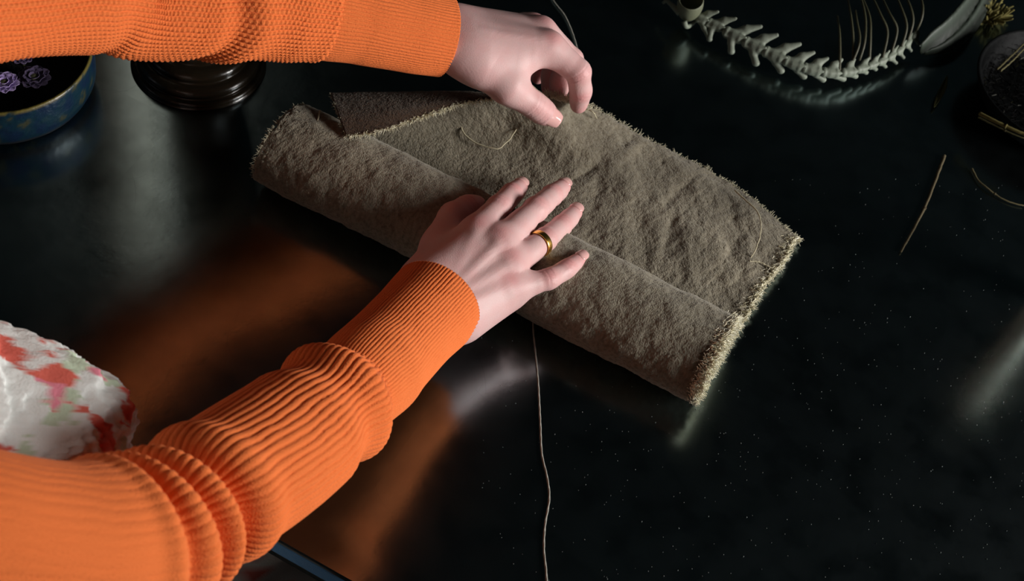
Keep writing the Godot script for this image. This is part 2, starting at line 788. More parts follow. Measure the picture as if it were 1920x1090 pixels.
func build_table():
	# the near edge of the top runs along x; the person sits before it
	var ze := px(505, 1005, 0).z
	var x0 := -1.15
	var x1 := 1.25
	var z0 := -1.2
	var t := thing("table", Vector3((x0 + x1) / 2, 0, (z0 + ze) / 2), "large dark table with a scratched polished metal top under everything", "table")
	var cx := (x0 + x1) / 2
	var cz := (z0 + ze) / 2
	var mb := Mb.new()
	add_box(mb, at3(cx, TOP - 0.0025, cz), Vector3(x1 - x0, 0.005, ze - z0), 0.0012)
	obj("tabletop", mb, M.table_metal, t, "scratched dark metal sheet")
	mb = Mb.new()
	var e := 0.0025
	add_box(mb, at3(cx, TOP - 0.0165, cz), Vector3(x1 - x0 - e, 0.021, ze - z0 - e), 0.003)
	obj("edge_band", mb, M.table_edge, t, "blue grey edge below the metal sheet")
	mb = Mb.new()
	for s in [[z0 + 0.06, 0.02, x1 - x0 - 0.16, true], [ze - 0.05, 0.02, x1 - x0 - 0.16, true]]:
		add_box(mb, at3(cx, TOP - 0.077, s[0]), Vector3(s[2], 0.1, s[1]), 0.002)
	for x in [x0 + 0.06, x1 - 0.06]:
		add_box(mb, at3(x, TOP - 0.077, cz), Vector3(0.02, 0.1, ze - z0 - 0.14), 0.002)
	obj("apron", mb, M.dark_wood, t)
	for x in [x0 + 0.06, x1 - 0.06]:
		for z in [z0 + 0.06, ze - 0.06]:
			mb = Mb.new()
			add_lathe(mb, Vector3(x, 0, z), smooth_profile([[0.018, 0.0], [0.026, 0.02], [0.02, 0.06], [0.03, 0.35], [0.034, 0.55], [0.026, 0.6], [0.034, 0.64], [0.034, 0.727]], 4), 20)
			obj("leg", mb, M.dark_wood, t)
	# the chair the person sits on
	var c := Vector3(-0.22, 0, 0.47)
	t = thing("chair", c, "wooden chair with a blue grey seat, under the person at the table edge", "chair")
	var turn := Transform3D(Basis(Vector3.UP, deg_to_rad(-48.0)), c)
	mb = Mb.new()
	add_box(mb, turn * at3(0, 0.44, 0.0), Vector3(0.44, 0.035, 0.42), 0.008)
	obj("seat", mb, M.blue_paint, t)
	for s in [-1.0, 1.0]:
		for q in [-1.0, 1.0]:
			mb = Mb.new()
			add_tube(mb, PackedVector3Array([turn * Vector3(s * 0.19, 0.0, q * 0.18), turn * Vector3(s * 0.18, 0.43, q * 0.17)]), 0.014, 0.018, 10)
			obj("leg", mb, M.dark_wood, t)
	mb = Mb.new()
	add_box(mb, turn * at3(0, 0.78, 0.235), Vector3(0.42, 0.09, 0.02), 0.006)
	for s in [-1.0, 1.0]:
		add_tube(mb, PackedVector3Array([turn * Vector3(s * 0.19, 0.45, 0.2), turn * Vector3(s * 0.195, 0.8, 0.235)]), 0.013, 0.011, 10)
	obj("backrest", mb, M.dark_wood, t)


# ---------------------------------------------------------------- the rolled cloth
func cloth_tint(p: Vector3, a: FastNoiseLite) -> Color:
	var v := 0.86 + 0.3 * a.get_noise_3dv(p)
	return Color(v * 1.0, v * 0.985, v * 0.95)


func build_cloth():
	var a0 := px(527, 272, 0.025)
	var a1 := px(1340, 680, 0.025)
	a0.y = TOP
	a1.y = TOP
	var u := (a1 - a0).normalized()
	var v := Vector3.UP.cross(u)
	if v.dot(lens.y) < 0.0:
		v = -v
	var len := a0.distance_to(a1)
	var t := thing("rolled_cloth", (a0 + a1) * 0.5, "half-rolled coarse grey brown cloth with frayed edges under both hands", "cloth")
	var big := noise(101, 9.0, 3)
	var mid := noise(102, 60.0, 3)
	var fine := noise(103, 420.0, 2)
	var stain := noise(104, 14.0, 4)
	# outer turn of the roll: flattened, from under the near side round to under the far side
	var hw := 0.0405
	var hh := 0.0275
	var nu := 420
	var nv := 190
	var p := PackedVector3Array()
	var cols := PackedColorArray()
	for i in nu:
		var s := i / (nu - 1.0)
		for j in nv:
			var f := j / (nv - 1.0)
			var ang := lerpf(-0.62 * PI, 1.5 * PI, f)       # 0 = far side, PI/2 = top, PI = near side
			var w := 1.0 + 0.03 * big.get_noise_3d(s * 0.4, cos(ang) * 0.03, sin(ang) * 0.03)
			var q := Vector2(cos(ang) * hw, sin(ang) * hh) * w
			q.x += 0.003 * sin(ang)
			var e := 0.004 * (mid.get_noise_2d(ang * 0.03, s * 2.0 + 4.0)) if i < 6 or i > nu - 7 else 0.0
			var at := a0 + u * (s * len + e) + v * q.x + Vector3.UP * maxf(hh + 0.0015 + q.y, 0.0015)
			var nn := (v * cos(ang) / hw + Vector3.UP * sin(ang) / hh).normalized()
			at += nn * (0.0016 * big.get_noise_3dv(at * 2.2) + 0.0010 * mid.get_noise_3dv(at) + 0.00050 * fine.get_noise_3dv(at))
			at.y = maxf(at.y, TOP + 0.0012)
			p.append(at)
			cols.append(cloth_tint(at, stain))
	var mb := Mb.new()
	add_shell(mb, p, nu, nv, 0.0022, cols)
	obj("roll", mb, M.sacking, t)
	# the turns inside it, seen at the two ends
	mb = Mb.new()
	var turns := 4.0
	nv = 240
	var along := [0.0, 0.004, 0.012, 0.03, 0.5, 0.97, 0.988, 0.996, 1.0]
	p = PackedVector3Array()
	cols = PackedColorArray()
	for i in along.size():
		for j in nv:
			var f := j / (nv - 1.0)
			var ang := -0.62 * PI + f * turns * TAU
			var w := lerpf(0.9, 0.14, f) + 0.012 * sin(ang * 2.3)
			var e := 0.0035 * mid.get_noise_2d(f * 2.0, 7.0 + i) if i == 0 or i == along.size() - 1 else 0.0
			var at: Vector3 = a0 + u * (along[i] * len + e) + v * cos(ang) * hw * w + Vector3.UP * (hh + 0.0015 + sin(ang) * hh * w)
			p.append(at)
			cols.append(cloth_tint(at, stain))
	add_shell(mb, p, along.size(), nv, 0.002, cols)
	obj("inner_turn", mb, M.sacking, t)
	# the flap that still lies open behind the roll: lofted through four curves across it
	var n := 9
	var k0 := []
	for k in n:
		var s := k / (n - 1.0)
		k0.append(a0 + u * len * (s * 1.0) + v * 0.006 + Vector3.UP * 0.003)
	var k1 := pxs([Vector3(655, 232, .012), Vector3(735, 250, .012), Vector3(850, 268, .012), Vector3(950, 292, .012), Vector3(1030, 320, .013), Vector3(1120, 362, .014), Vector3(1220, 420, .012), Vector3(1320, 480, .012), Vector3(1425, 545, .009)])
	var k2 := pxs([Vector3(640, 196, .03), Vector3(740, 196, .036), Vector3(850, 205, .036), Vector3(940, 218, .036), Vector3(1020, 242, .036), Vector3(1120, 285, .024), Vector3(1220, 348, .014), Vector3(1335, 425, .012), Vector3(1462, 498, .009)])
	var k3 := pxs([Vector3(622, 177, .052), Vector3(745, 174, .056), Vector3(868, 174, .056), Vector3(960, 183, .056), Vector3(1035, 198, .053), Vector3(1120, 232, .030), Vector3(1205, 274, .016), Vector3(1345, 362, .010), Vector3(1485, 455, .008)])
	var k4 := pxs([Vector3(634, 215, .062), Vector3(735, 207, .064), Vector3(862, 184, .062), Vector3(958, 183, .060), Vector3(1050, 190, .056), Vector3(1128, 220, .030), Vector3(1235, 280, .012), Vector3(1365, 352, .005), Vector3(1495, 449, .006)])
	var k5 := pxs([Vector3(648, 253, .060), Vector3(724, 240, .062), Vector3(858, 195, .062), Vector3(956, 184, .060), Vector3(1062, 187, .058), Vector3(1132, 216, .028), Vector3(1250, 283, .008), Vector3(1378, 352, .003), Vector3(1499, 450, .005)])
	nu = 430
	nv = 210
	var cur := []
	for k in [PackedVector3Array(k0), k1, k2, k3, k4, k5]:
		cur.append(spline(k, nu))
	p = PackedVector3Array()
	cols = PackedColorArray()
	var crease := noise(105, 1.0, 3)
	var grooves := []
	for g in [[Vector3(1188, 256, .016), Vector3(1078, 336, .016), -0.0032, 0.0045], [Vector3(1206, 262, .016), Vector3(1130, 330, .016), 0.0022, 0.005], [Vector3(1268, 392, .013), Vector3(1240, 486, .013), -0.0020, 0.005], [Vector3(1300, 330, .012), Vector3(1235, 400, .013), -0.0018, 0.005], [Vector3(1385, 445, .010), Vector3(1345, 520, .010), -0.0018, 0.005], [Vector3(1130, 300, .02), Vector3(1110, 400, .013), -0.0018, 0.006]]:
		grooves.append([pxv(g[0]), pxv(g[1]), g[2], g[3]])
	var rows := []
	for i in nu:
		var row := PackedVector3Array()
		for k in 6:
			row.append(cur[k][i])
		rows.append(spline(row, nv))
	for i in nu:
		var s := i / (nu - 1.0)
		for j in nv:
			var f := j / (nv - 1.0)
			var at: Vector3 = rows[i][j]
			var du: Vector3 = rows[mini(i + 1, nu - 1)][j] - rows[maxi(i - 1, 0)][j]
			var dv: Vector3 = rows[i][mini(j + 1, nv - 1)] - rows[i][maxi(j - 1, 0)]
			var nn := du.cross(dv).normalized()
			# soft creases that run slantwise to the roll
			var cr := crease.get_noise_2d(s * 9.0 + f * 2.6, f * 2.2 - s * 2.0)
			var cr2 := crease.get_noise_2d(s * 42.0 - f * 5.0, f * 6.0 + 20.0)
			var amp := clampf(f * 4.0, 0.0, 1.0)
			var calm := clampf(s * 3.0 - 0.4, 0.15, 1.0)
			var edge := clampf((f - 0.93) / 0.07, 0.0, 1.0)
			var side := clampf((s - 0.97) / 0.03, 0.0, 1.0)
			at += nn * amp * (calm * (0.0021 * cr + 0.0006 * cr2) + 0.0003 * mid.get_noise_3dv(at) + 0.00045 * fine.get_noise_3dv(at))
			for g in grooves:
				var ga: Vector3 = g[0]
				var gd: Vector3 = g[1] - ga
				var gq := at - ga
				var gt := clampf(gq.dot(gd) / gd.length_squared(), 0.0, 1.0)
				var gl := (gq - gd * gt).length() / (g[3] as float)
				if gl < 2.5:
					at.y += (g[2] as float) * exp(-gl * gl) * sin(PI * clampf(0.1 + 0.8 * gt, 0, 1))
			at += dv.normalized() * edge * 0.0035 * crease.get_noise_2d(s * 130.0, 3.0)
			at += u * (side * 0.003 * crease.get_noise_2d(f * 40.0, 9.0))
			at.y = maxf(at.y, TOP + 0.0015)
			p.append(at)
			cols.append(cloth_tint(at, stain))
	mb = Mb.new()
	add_shell(mb, p, nu, nv, 0.002, cols, Color(0.20, 0.10, 0.045))  # shade on the turned-over strip is put into the underside colour
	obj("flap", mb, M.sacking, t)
	# frayed yarn along the cut edges
	mb = Mb.new()
	for k in 2200:         # right end of the roll: a band of loose loops over all the turns
		var f := rng.randf()
		var ang := rng.randf_range(0.0, TAU)
		var w := sqrt(rng.randf()) * 1.0
		var at := a1 + v * cos(ang) * hw * w + Vector3.UP * (hh + 0.0015 + sin(ang) * hh * w) + u * rng.randf_range(-0.002, 0.0015)
		yarn(mb, at, (u * 1.2 + v * cos(ang) * 0.9 + Vector3.UP * (0.9 * sin(ang)) + rdir() * 0.9).normalized(), rng.randf_range(0.002, 0.0042), 0.0006, 1.35)
	for k in 1700:         # combed-out yarn lying on the last centimetre of the roll and of the flap
		var ang := rng.randf_range(-0.15 * PI, 1.25 * PI)
		var back := 0.011 * rng.randf() * rng.randf()
		var at := a1 - u * back + v * cos(ang) * hw * 1.02 + Vector3.UP * (hh + 0.002 + sin(ang) * hh * 1.02)
		yarn(mb, at, (u * 1.2 + rdir() * 0.7 + v * cos(ang) * 0.25 + Vector3.UP * (0.25 * sin(ang))).normalized(), rng.randf_range(0.002, 0.0045), 0.0005, 1.35)
	for k in 700:
		var j := int(rng.randf() * (nv - 1))
		var i := nu - 1 - int(12.0 * rng.randf() * rng.randf())
		yarn(mb, p[i * nv + j] + Vector3.UP * 0.0012, (u * 1.2 + Vector3.UP * 0.3 + rdir() * 0.8).normalized(), rng.randf_range(0.002, 0.0045), 0.0005, 1.3)
	for k in 420:          # left end
		var ang := rng.randf_range(-0.3 * PI, 1.3 * PI)
		var at := a0 + v * cos(ang) * hw + Vector3.UP * (hh + 0.0015 + sin(ang) * hh)
		yarn(mb, at, (-u * 1.3 + rdir() * 0.8).normalized(), rng.randf_range(0.0015, 0.0032), 0.0004, 0.6)
	for k in 900:          # right side of the flap
		var j := int(rng.randf() * (nv - 1))
		var at := p[(nu - 1) * nv + j]
		yarn(mb, at - u * 0.001, (u * 1.2 + Vector3.UP * 0.4 + rdir() * 0.9).normalized(), rng.randf_range(0.002, 0.0045), 0.0006, 1.35)
	for k in 260:          # left side of the flap
		var j := int(rng.randf() * (nv - 1))
		yarn(mb, p[j], (-u + rdir() * 0.8).normalized(), rng.randf_range(0.001, 0.0028), 0.0003, 0.45)
	for k in 260:          # the tuft that thumb and forefinger pinch up
		var tf := rng.randf()
		var at := px(lerpf(1022.0, 1086.0, tf), lerpf(176.0, 192.0, tf) + rng.randf_range(-4.0, 7.0), 0.0605)
		yarn(mb, at, (lens.y + rdir() * 1.2).normalized(), rng.randf_range(0.002, 0.0048), 0.00045, 1.2)
	for k in 2600:         # the long free edge
		var i := int(rng.randf() * (nu - 1))
		var at := p[i * nv + nv - 1]
		var out := (at - p[i * nv + nv - 4]).normalized()
		yarn(mb, at, (out + rdir() * 0.9).normalized(), rng.randf_range(0.0015, 0.0042), 0.00035, 1.2 if i < nu * 0.42 else 0.8)
	obj("fringe", mb, M.frayed_yarn, t, "pale frayed yarn ends along the cut edges", "stuff")
	# loose threads
	for th in [
		[Vector3(866, 232, .022), Vector3(868, 248, .020), Vector3(893, 268, .018), Vector3(930, 279, .019), Vector3(952, 265, .022), Vector3(972, 238, .03), Vector3(990, 216, .04)],
		[Vector3(1378, 357, .012), Vector3(1395, 373, .014), Vector3(1420, 398, .018), Vector3(1427, 425, .022), Vector3(1420, 460, .018), Vector3(1405, 488, .012)],
		[Vector3(1405, 490, .013), Vector3(1425, 492, .013), Vector3(1450, 505, .012)],
		[Vector3(600, 208, .054), Vector3(594, 228, .056), Vector3(584, 240, .056), Vector3(574, 233, .056), Vector3(578, 222, .055)],
		[Vector3(584, 240, .056), Vector3(570, 241, .056), Vector3(558, 243, .055)],
		[Vector3(1092, 206, .045), Vector3(1104, 206, .046), Vector3(1113, 212, .045), Vector3(1119, 222, .036)],
		[Vector3(990, 156, .075), Vector3(1000, 163, .074), Vector3(1012, 172, .068), Vector3(1030, 186, .062)],
	]:
		mb = Mb.new()
		var c := spline(pxs(th), 28)
		for k in c.size():
			c[k] += rdir() * 0.0003
		add_tube(mb, c, 0.00075, 0.0005, 6, Color(0.60, 0.57, 0.48))
		obj("loose_thread", mb, M.frayed_yarn, t)


func rdir() -> Vector3:
	return Vector3(rng.randfn(), rng.randfn(), rng.randfn()).normalized()


func yarn(mb: Mb, at: Vector3, dir: Vector3, l: float, r: float, tone := 1.0):
	var bend := rdir() * l * 0.5
	var p := PackedVector3Array([at, at + dir * l * 0.4 + bend * 0.25, at + dir * l * 0.75 + bend * 0.8, at + dir * l + bend * 1.3])
	for k in 4:
		p[k].y = maxf(p[k].y, TOP + r)
	var v := tone * rng.randf_range(0.6, 1.05)
	add_tube(mb, p, r, r * 0.5, 3, Color(v, v * 0.97, v * 0.86))


func build_string():
	var pts := pxs([Vector3(1020, -40, .002), Vector3(1037, 0, .002), Vector3(1058, 28, .002), Vector3(1072, 58, .002), Vector3(1082, 90, .002), Vector3(1090, 125, .002), Vector3(1085, 200, .0008)])
	var low := pxs([Vector3(1010, 520, .0008), Vector3(1000, 600, .0008), Vector3(1003, 650, .001), Vector3(1009, 715, .001), Vector3(1013, 790, .001), Vector3(1016, 850, .001), Vector3(1026, 895, .001), Vector3(1030, 935, .001), Vector3(1022, 985, .001), Vector3(1020, 1030, .001), Vector3(1024, 1070, .001), Vector3(1026, 1110, .001)])
	pts.append_array(low)
	var c := spline(pts, 260)
	for k in c.size():
		c[k].y = maxf(c[k].y, TOP + 0.0009)
	var mb := Mb.new()
	for s in 2:
		var q := PackedVector3Array()
		for k in c.size():
			var a := k * 0.9 + PI * s
			q.append(c[k] + Vector3(cos(a), 0.5 * sin(a), 0.4 * cos(a)) * 0.00028)
		add_tube(mb, q, 0.00062, 0.00062, 6)
	lone("string", mb, M.string, Vector3(c[130].x, TOP, c[130].z), "long thin pale string across the dark table, passing under the cloth", "string")


# ---------------------------------------------------------------- the person
const FRONT := Vector3(0.75, 0, -0.66)      # where the chest faces
const LEGS := Vector3(0.1, 0, -0.995)       # where the thighs point, under the table
const SIDE := Vector3(0.66, 0, 0.75)        # towards the right shoulder


func hand_right() -> Dictionary:
	return {
		"lo": px(740, 640, 0.02), "wrist": px(817, 570, 0.062), "elbow": px(250, 1030, 0.17),
		"palm": [
			[Vector3(772, 598, .067), Vector3(796, 550, .066), .015, .0165], [Vector3(800, 628, .064), Vector3(836, 586, .057), .015, .0165],
			[Vector3(792, 545, .066), Vector3(893, 436, .073), .0180, .0122], [Vector3(800, 550, .065), Vector3(935, 459, .073), .0185, .0130],
			[Vector3(828, 578, .060), Vector3(952, 500, .067), .0180, .0125], [Vector3(843, 589, .058), Vector3(951, 542, .059), .0175, .0125],
			[Vector3(868, 598, .053), Vector3(950, 553, .052), .0165, .0115], [Vector3(820, 540, .056), Vector3(915, 480, .056), .018, .014],
			[Vector3(798, 525, .056), Vector3(826, 462, .054), .0165, .0145],
		],
		"tendon": [[Vector3(858, 532, .0820), Vector3(930, 462, .0835)], [Vector3(868, 545, .0795), Vector3(948, 500, .0775)], [Vector3(848, 520, .0820), Vector3(890, 442, .0830)], [Vector3(880, 566, .0760), Vector3(944, 540, .0700)]],
		"fingers": [
			[Vector3(893, 434, .075), .0115, Vector3(934, 390, .069), .0092, Vector3(958, 365, .059), .0082, Vector3(974, 351, .049), .0070],
			[Vector3(936, 456, .075), .0120, Vector3(1004, 393, .064), .0094, Vector3(1034, 367, .044), .0082, Vector3(1055, 351, .031), .0070],
			[Vector3(955, 497, .069), .0110, Vector3(1021, 450, .060), .0088, Vector3(1052, 424, .046), .0078, Vector3(1077, 399, .034), .0068],
			[Vector3(951, 541, .062), .0100, Vector3(1027, 524, .062), .0074, Vector3(1061, 505, .059), .0065, Vector3(1086, 487, .055), .0056],
			[Vector3(824, 462, .055), .0140, Vector3(850, 409, .053), .0118, Vector3(876, 392, .051), .0102, Vector3(893, 386, .049), .0085],
		],
		"nails": [true, true, true, true, false], "hint": Vector3(0, 1, 0),
	}


func hand_left() -> Dictionary:
	return {
		"lo": px(800, 60, 0.05), "wrist": px(845, 77, 0.118), "elbow": px(250, -10, 0.2),
		"palm": [
			[Vector3(790, 52, .127), Vector3(848, 56, .118), .0140, .0145], [Vector3(790, 84, .127), Vector3(846, 96, .119), .0135, .0140],
			[Vector3(848, 56, .117), Vector3(1012, 64, .108), .0150, .0125], [Vector3(848, 54, .113), Vector3(996, 56, .098), .0150, .0115],
			[Vector3(848, 54, .108), Vector3(982, 52, .086), .0155, .0105], [Vector3(850, 75, .118), Vector3(1028, 90, .114), .0150, .0128],
			[Vector3(874, 108, .115), Vector3(952, 162, .098), .0145, .0138], [Vector3(880, 90, .116), Vector3(988, 102, .111), .0165, .0130],
			[Vector3(900, 118, .112), Vector3(950, 130, .105), .0165, .0120],
		],
		"tendon": [[Vector3(900, 62, .1325), Vector3(1010, 80, .1245)]],
		"fingers": [
			[Vector3(1030, 90, .115), .0125, Vector3(1084, 134, .102), .0098, Vector3(1089, 170, .080), .0086, Vector3(1085, 197, .062), .0074],
			[Vector3(1016, 60, .108), .0122, Vector3(1071, 112, .088), .0095, Vector3(1052, 148, .068), .0084, Vector3(1046, 178, .054), .0072],
			[Vector3(1000, 52, .098), .0112, Vector3(1050, 102, .074), .0088, Vector3(1034, 140, .056), .0078, Vector3(1030, 168, .044), .0068],
			[Vector3(984, 48, .086), .0100, Vector3(1026, 92, .064), .0078, Vector3(1012, 124, .048), .0068, Vector3(1008, 146, .038), .0058],
			[Vector3(952, 164, .098), .0132, Vector3(1000, 196, .081), .0104, Vector3(1016, 208, .074), .0098, Vector3(1029, 217, .069), .0082],
		],
		"nails": [false, false, false, false, true], "hint": lens.z,
	}


func skin_tone(p: Vector3, warm: Array, a: FastNoiseLite) -> Color:
	# linear base colour: redder over the joints and at the finger ends, as skin is
	var red := 0.0
	for w in warm:
		var q: float = p.distance_to(w[0]) / w[1]
		if q < 2.0:
			red = maxf(red, exp(-q * q * 1.6) * w[2])
	red = clampf(red + 0.16 * a.get_noise_3dv(p), -0.1, 1.0)
	return Color(0.655 + 0.02 * red, 0.41 - 0.17 * red, 0.395 - 0.16 * red)


func add_hand(mb: Mb, h: Dictionary, parent: Node3D) -> void:
	var cell := 0.0014
	var pts := PackedVector3Array()
	for b in h.palm:
		pts.append(pxv(b[0]))
		pts.append(pxv(b[1]))
	for f in h.fingers:
		for k in 4:
			pts.append(pxv(f[k * 2]))
	var box := AABB(pts[0], Vector3.ZERO)
	for q in pts:
		box = box.expand(q)
	box = box.grow(0.024)
	var palm := Fld.new(box.position, box.end, cell)
	for b in h.palm:
		palm.bone(pxv(b[0]), pxv(b[1]), b[2] * 0.97, b[3] * 0.97, 0.018)
	for b in h.tendon:
		palm.bone(pxv(b[0]), pxv(b[1]), 0.0016, 0.0022, 0.006)
	var hand := Fld.new(box.position, box.end, cell)
	var one := Fld.new(box.position, box.end, cell)
	var warm := []
	var creases := []
	for n in h.fingers.size():
		var f: Array = h.fingers[n]
		one.again()
		for k in 3:
			var a := pxv(f[k * 2])
			var b := pxv(f[k * 2 + 2])
			one.bone(a, b, f[k * 2 + 1], f[k * 2 + 3], 0.004)
			# knuckle swelling and the softer pad between the joints
			if k < 2:
				one.bone(b, b + (b - a).normalized() * 0.001, f[k * 2 + 3] * 1.02, f[k * 2 + 3] * 1.01, 0.004)
			var d := (b - a).normalized()
			var up: Vector3 = (h.hint - d * d.dot(h.hint)).normalized()
			one.bone(a.lerp(b, 0.4) - up * 0.0018, a.lerp(b, 0.65) - up * 0.0018, lerpf(f[k * 2 + 1], f[k * 2 + 3], 0.5) * 0.94, lerpf(f[k * 2 + 1], f[k * 2 + 3], 0.6) * 0.94, 0.005)
			if k > 0:
				var j := pxv(f[k * 2])
				var dd := (b - pxv(f[k * 2 - 2])).normalized()
				var uu: Vector3 = (h.hint - dd * dd.dot(h.hint)).normalized()
				for o in [-0.0022, 0.0, 0.0021]:
					creases.append([j + dd * o, dd, uu, f[k * 2 + 1] * 1.3])
				warm.append([j + uu * 0.006, 0.009, 0.65])
		hand.take(one)
		warm.append([pxv(f[6]), 0.011, 0.75])
		if n < 4:
			warm.append([pxv(f[0]) + Vector3.UP * 0.011, 0.010, 0.55])
	hand.melt(palm, 0.009)
	var r := hand.nets()
	var p: PackedVector3Array = r[0]
	for k in p.size():
		for c in creases:
			var q: Vector3 = p[k] - c[0]
			var s: float = q.dot(c[1])
			if absf(s) < 0.0016 and q.length_squared() < c[3] * c[3]:
				var u: float = q.dot(c[2])
				if u > 0.0:
					p[k] -= q.normalized() * 0.00045 * exp(-s * s / 0.0000005) * clampf(u / 0.004, 0.0, 1.0)
	var vein := noise(301, 70.0, 2)
	var col := PackedColorArray()
	for q in p:
		col.append(skin_tone(q, warm, vein))
	mb.add(p, r[1], col, 1)
	for n in h.fingers.size():
		if h.nails[n]:
			add_nail(h, h.fingers[n], n == 4, parent)


func add_nail(h: Dictionary, f: Array, is_thumb: bool, parent: Node3D):
	var a := pxv(f[4])
	var b := pxv(f[6])
	var d := (b - a).normalized()
	var hint: Vector3 = h.hint
	var up := (hint - d * d.dot(hint)).normalized()
	var s := d.cross(up)
	var r: float = f[7]
	var l := 0.0160 if is_thumb else 0.0095
	var p := PackedVector3Array()
	var lift := 0.0011 if is_thumb else 0.0005
	var nu := 12
	var nv := 13
	for i in nu:
		var x := i / (nu - 1.0)
		for j in nv:
			var y := j / (nv - 1.0) * 2.0 - 1.0
			# rounded root and tip
			var lim := 1.0 - 0.32 * pow(absf(x * 2.0 - 1.0), 3.0)
			var ang := y * 1.0 * lim
			var along := (x - (0.76 if is_thumb else 0.66)) * l + (0.0046 if is_thumb else 0.0035)
			var fall := lerpf(r, f[5], clampf(-along / a.distance_to(b), 0.0, 1.0)) + lift - 0.0008 * clampf(1.0 - x * 5.0, 0.0, 1.0)
			if along > 0.0:
				fall = lerpf(r + lift, r * 0.9 + lift, along / 0.008)
			p.append(b + d * along + (up * cos(ang) + s * sin(ang)) * fall + up * 0.0002)
	var mb := Mb.new()
	add_shell(mb, p, nu, nv, 0.0006)
	obj("fingernail", mb, M.nail, parent)


# a knitted tube: spine and radii along it, ribs round it
func add_knit(mb: Mb, path: PackedVector3Array, keys: Array, nu: int, ribs: int, per: int, depth: float, stitch: float, folds: Array, press := 1.0, seed_ := 1, thick := true, span := Vector2(0, 1), fade := [[0.0, 1.0]]):
	var c := spline(path, nu)
	var f := frames(c, Vector3(0.0, 1.0, 0.0))
	var nv := ribs * per
	var total := 0.0
	for k in nu - 1:
		total += c[k].distance_to(c[k + 1])
	var sag := noise(400 + seed_, 7.0, 2)
	var wave := noise(420 + seed_, 22.0, 2)
	var p := PackedVector3Array()
	p.resize(nu * nv)
	for i in nu:
		var t := i / (nu - 1.0)
		var s := t * total
		var r := ramp(keys, lerpf(span.x, span.y, t))
		var sd: Vector3 = f[1][i]
		var up: Vector3 = f[0][i].cross(sd)
		for j in nv:
			var a := TAU * j / nv
			var ca := cos(a)
			var sa := sin(a)
			var g := r * (1.0 + 0.05 * sag.get_noise_3d(ca * 0.05, sa * 0.05, s))
			for fo in folds:
				# folds: [position, width, height, slant, phase, share of the girth]
				var q: float = (s - fo[0] - fo[3] * cos(a - fo[4])) / fo[1]
				if absf(q) < 2.2:
					g += fo[2] * exp(-q * q) * (1.0 - fo[5] + fo[5] * cos(a - fo[4]))
			var w := 0.9 * wave.get_noise_3d(ca * 0.06, sa * 0.06, s * 1.0)
			var ph := 0.5 * ribs * a + w * 1.3
			var rib := sqrt(absf(sin(ph)))
			var hgt := depth * rib * ramp(fade, lerpf(span.x, span.y, t))
			if stitch > 0.0:
				var row := int(floor(ph / PI))
				hgt *= 0.42 + 0.58 * absf(sin(PI * s / stitch + (1.57 if row & 1 else 0.0)))
			p[i * nv + j] = c[i] + (sd * ca * press + up * sa) * (g + hgt)
	if thick:
		# turned-in ends so that the knit shows its thickness
		var q := PackedVector3Array()
		for e in 2:
			var ring := 0 if e == 0 else nu - 1
			var lip := PackedVector3Array()
			for j in nv:
				lip.append(c[ring] + (p[ring * nv + j] - c[ring]) * 0.9 + f[0][ring] * (0.0008 if e == 0 else -0.0008))
			if e == 0:
				q.append_array(lip)
				q.append_array(p)
			else:
				q.append_array(lip)
		add_grid(mb, q, nu + 2, nv, true, false)
	else:
		add_grid(mb, p, nu, nv, true, false)


func torso_at(y: float) -> Array:
	# centre, half depth, half width of the body at height y
	var k := ramp([[0.45, 0.02], [0.62, 0.03], [0.72, 0.065], [0.80, 0.060], [0.845, 0.028], [0.872, 0.026], [0.892, 0.025], [0.912, 0.044], [0.93, 0.054], [0.95, 0.066], [1.02, 0.075], [1.08, 0.095], [1.2, 0.11]], y)
	var c := Vector3(-0.235, y, 0.41) - FRONT * k
	var deep := ramp([[0.5, 0.12], [0.72, 0.126], [0.80, 0.132], [0.845, 0.158], [0.872, 0.161], [0.892, 0.147], [0.912, 0.113], [0.93, 0.103], [0.95, 0.104], [0.98, 0.09], [1.02, 0.09], [1.08, 0.096], [1.15, 0.06], [1.19, 0.05]], y)
	var wide := ramp([[0.5, 0.18], [0.72, 0.16], [0.80, 0.14], [0.845, 0.10], [0.872, 0.092], [0.892, 0.085], [0.912, 0.109], [0.93, 0.12], [0.95, 0.155], [1.02, 0.162], [1.08, 0.15], [1.13, 0.13], [1.17, 0.07], [1.19, 0.05]], y)
	return [c, deep, wide]


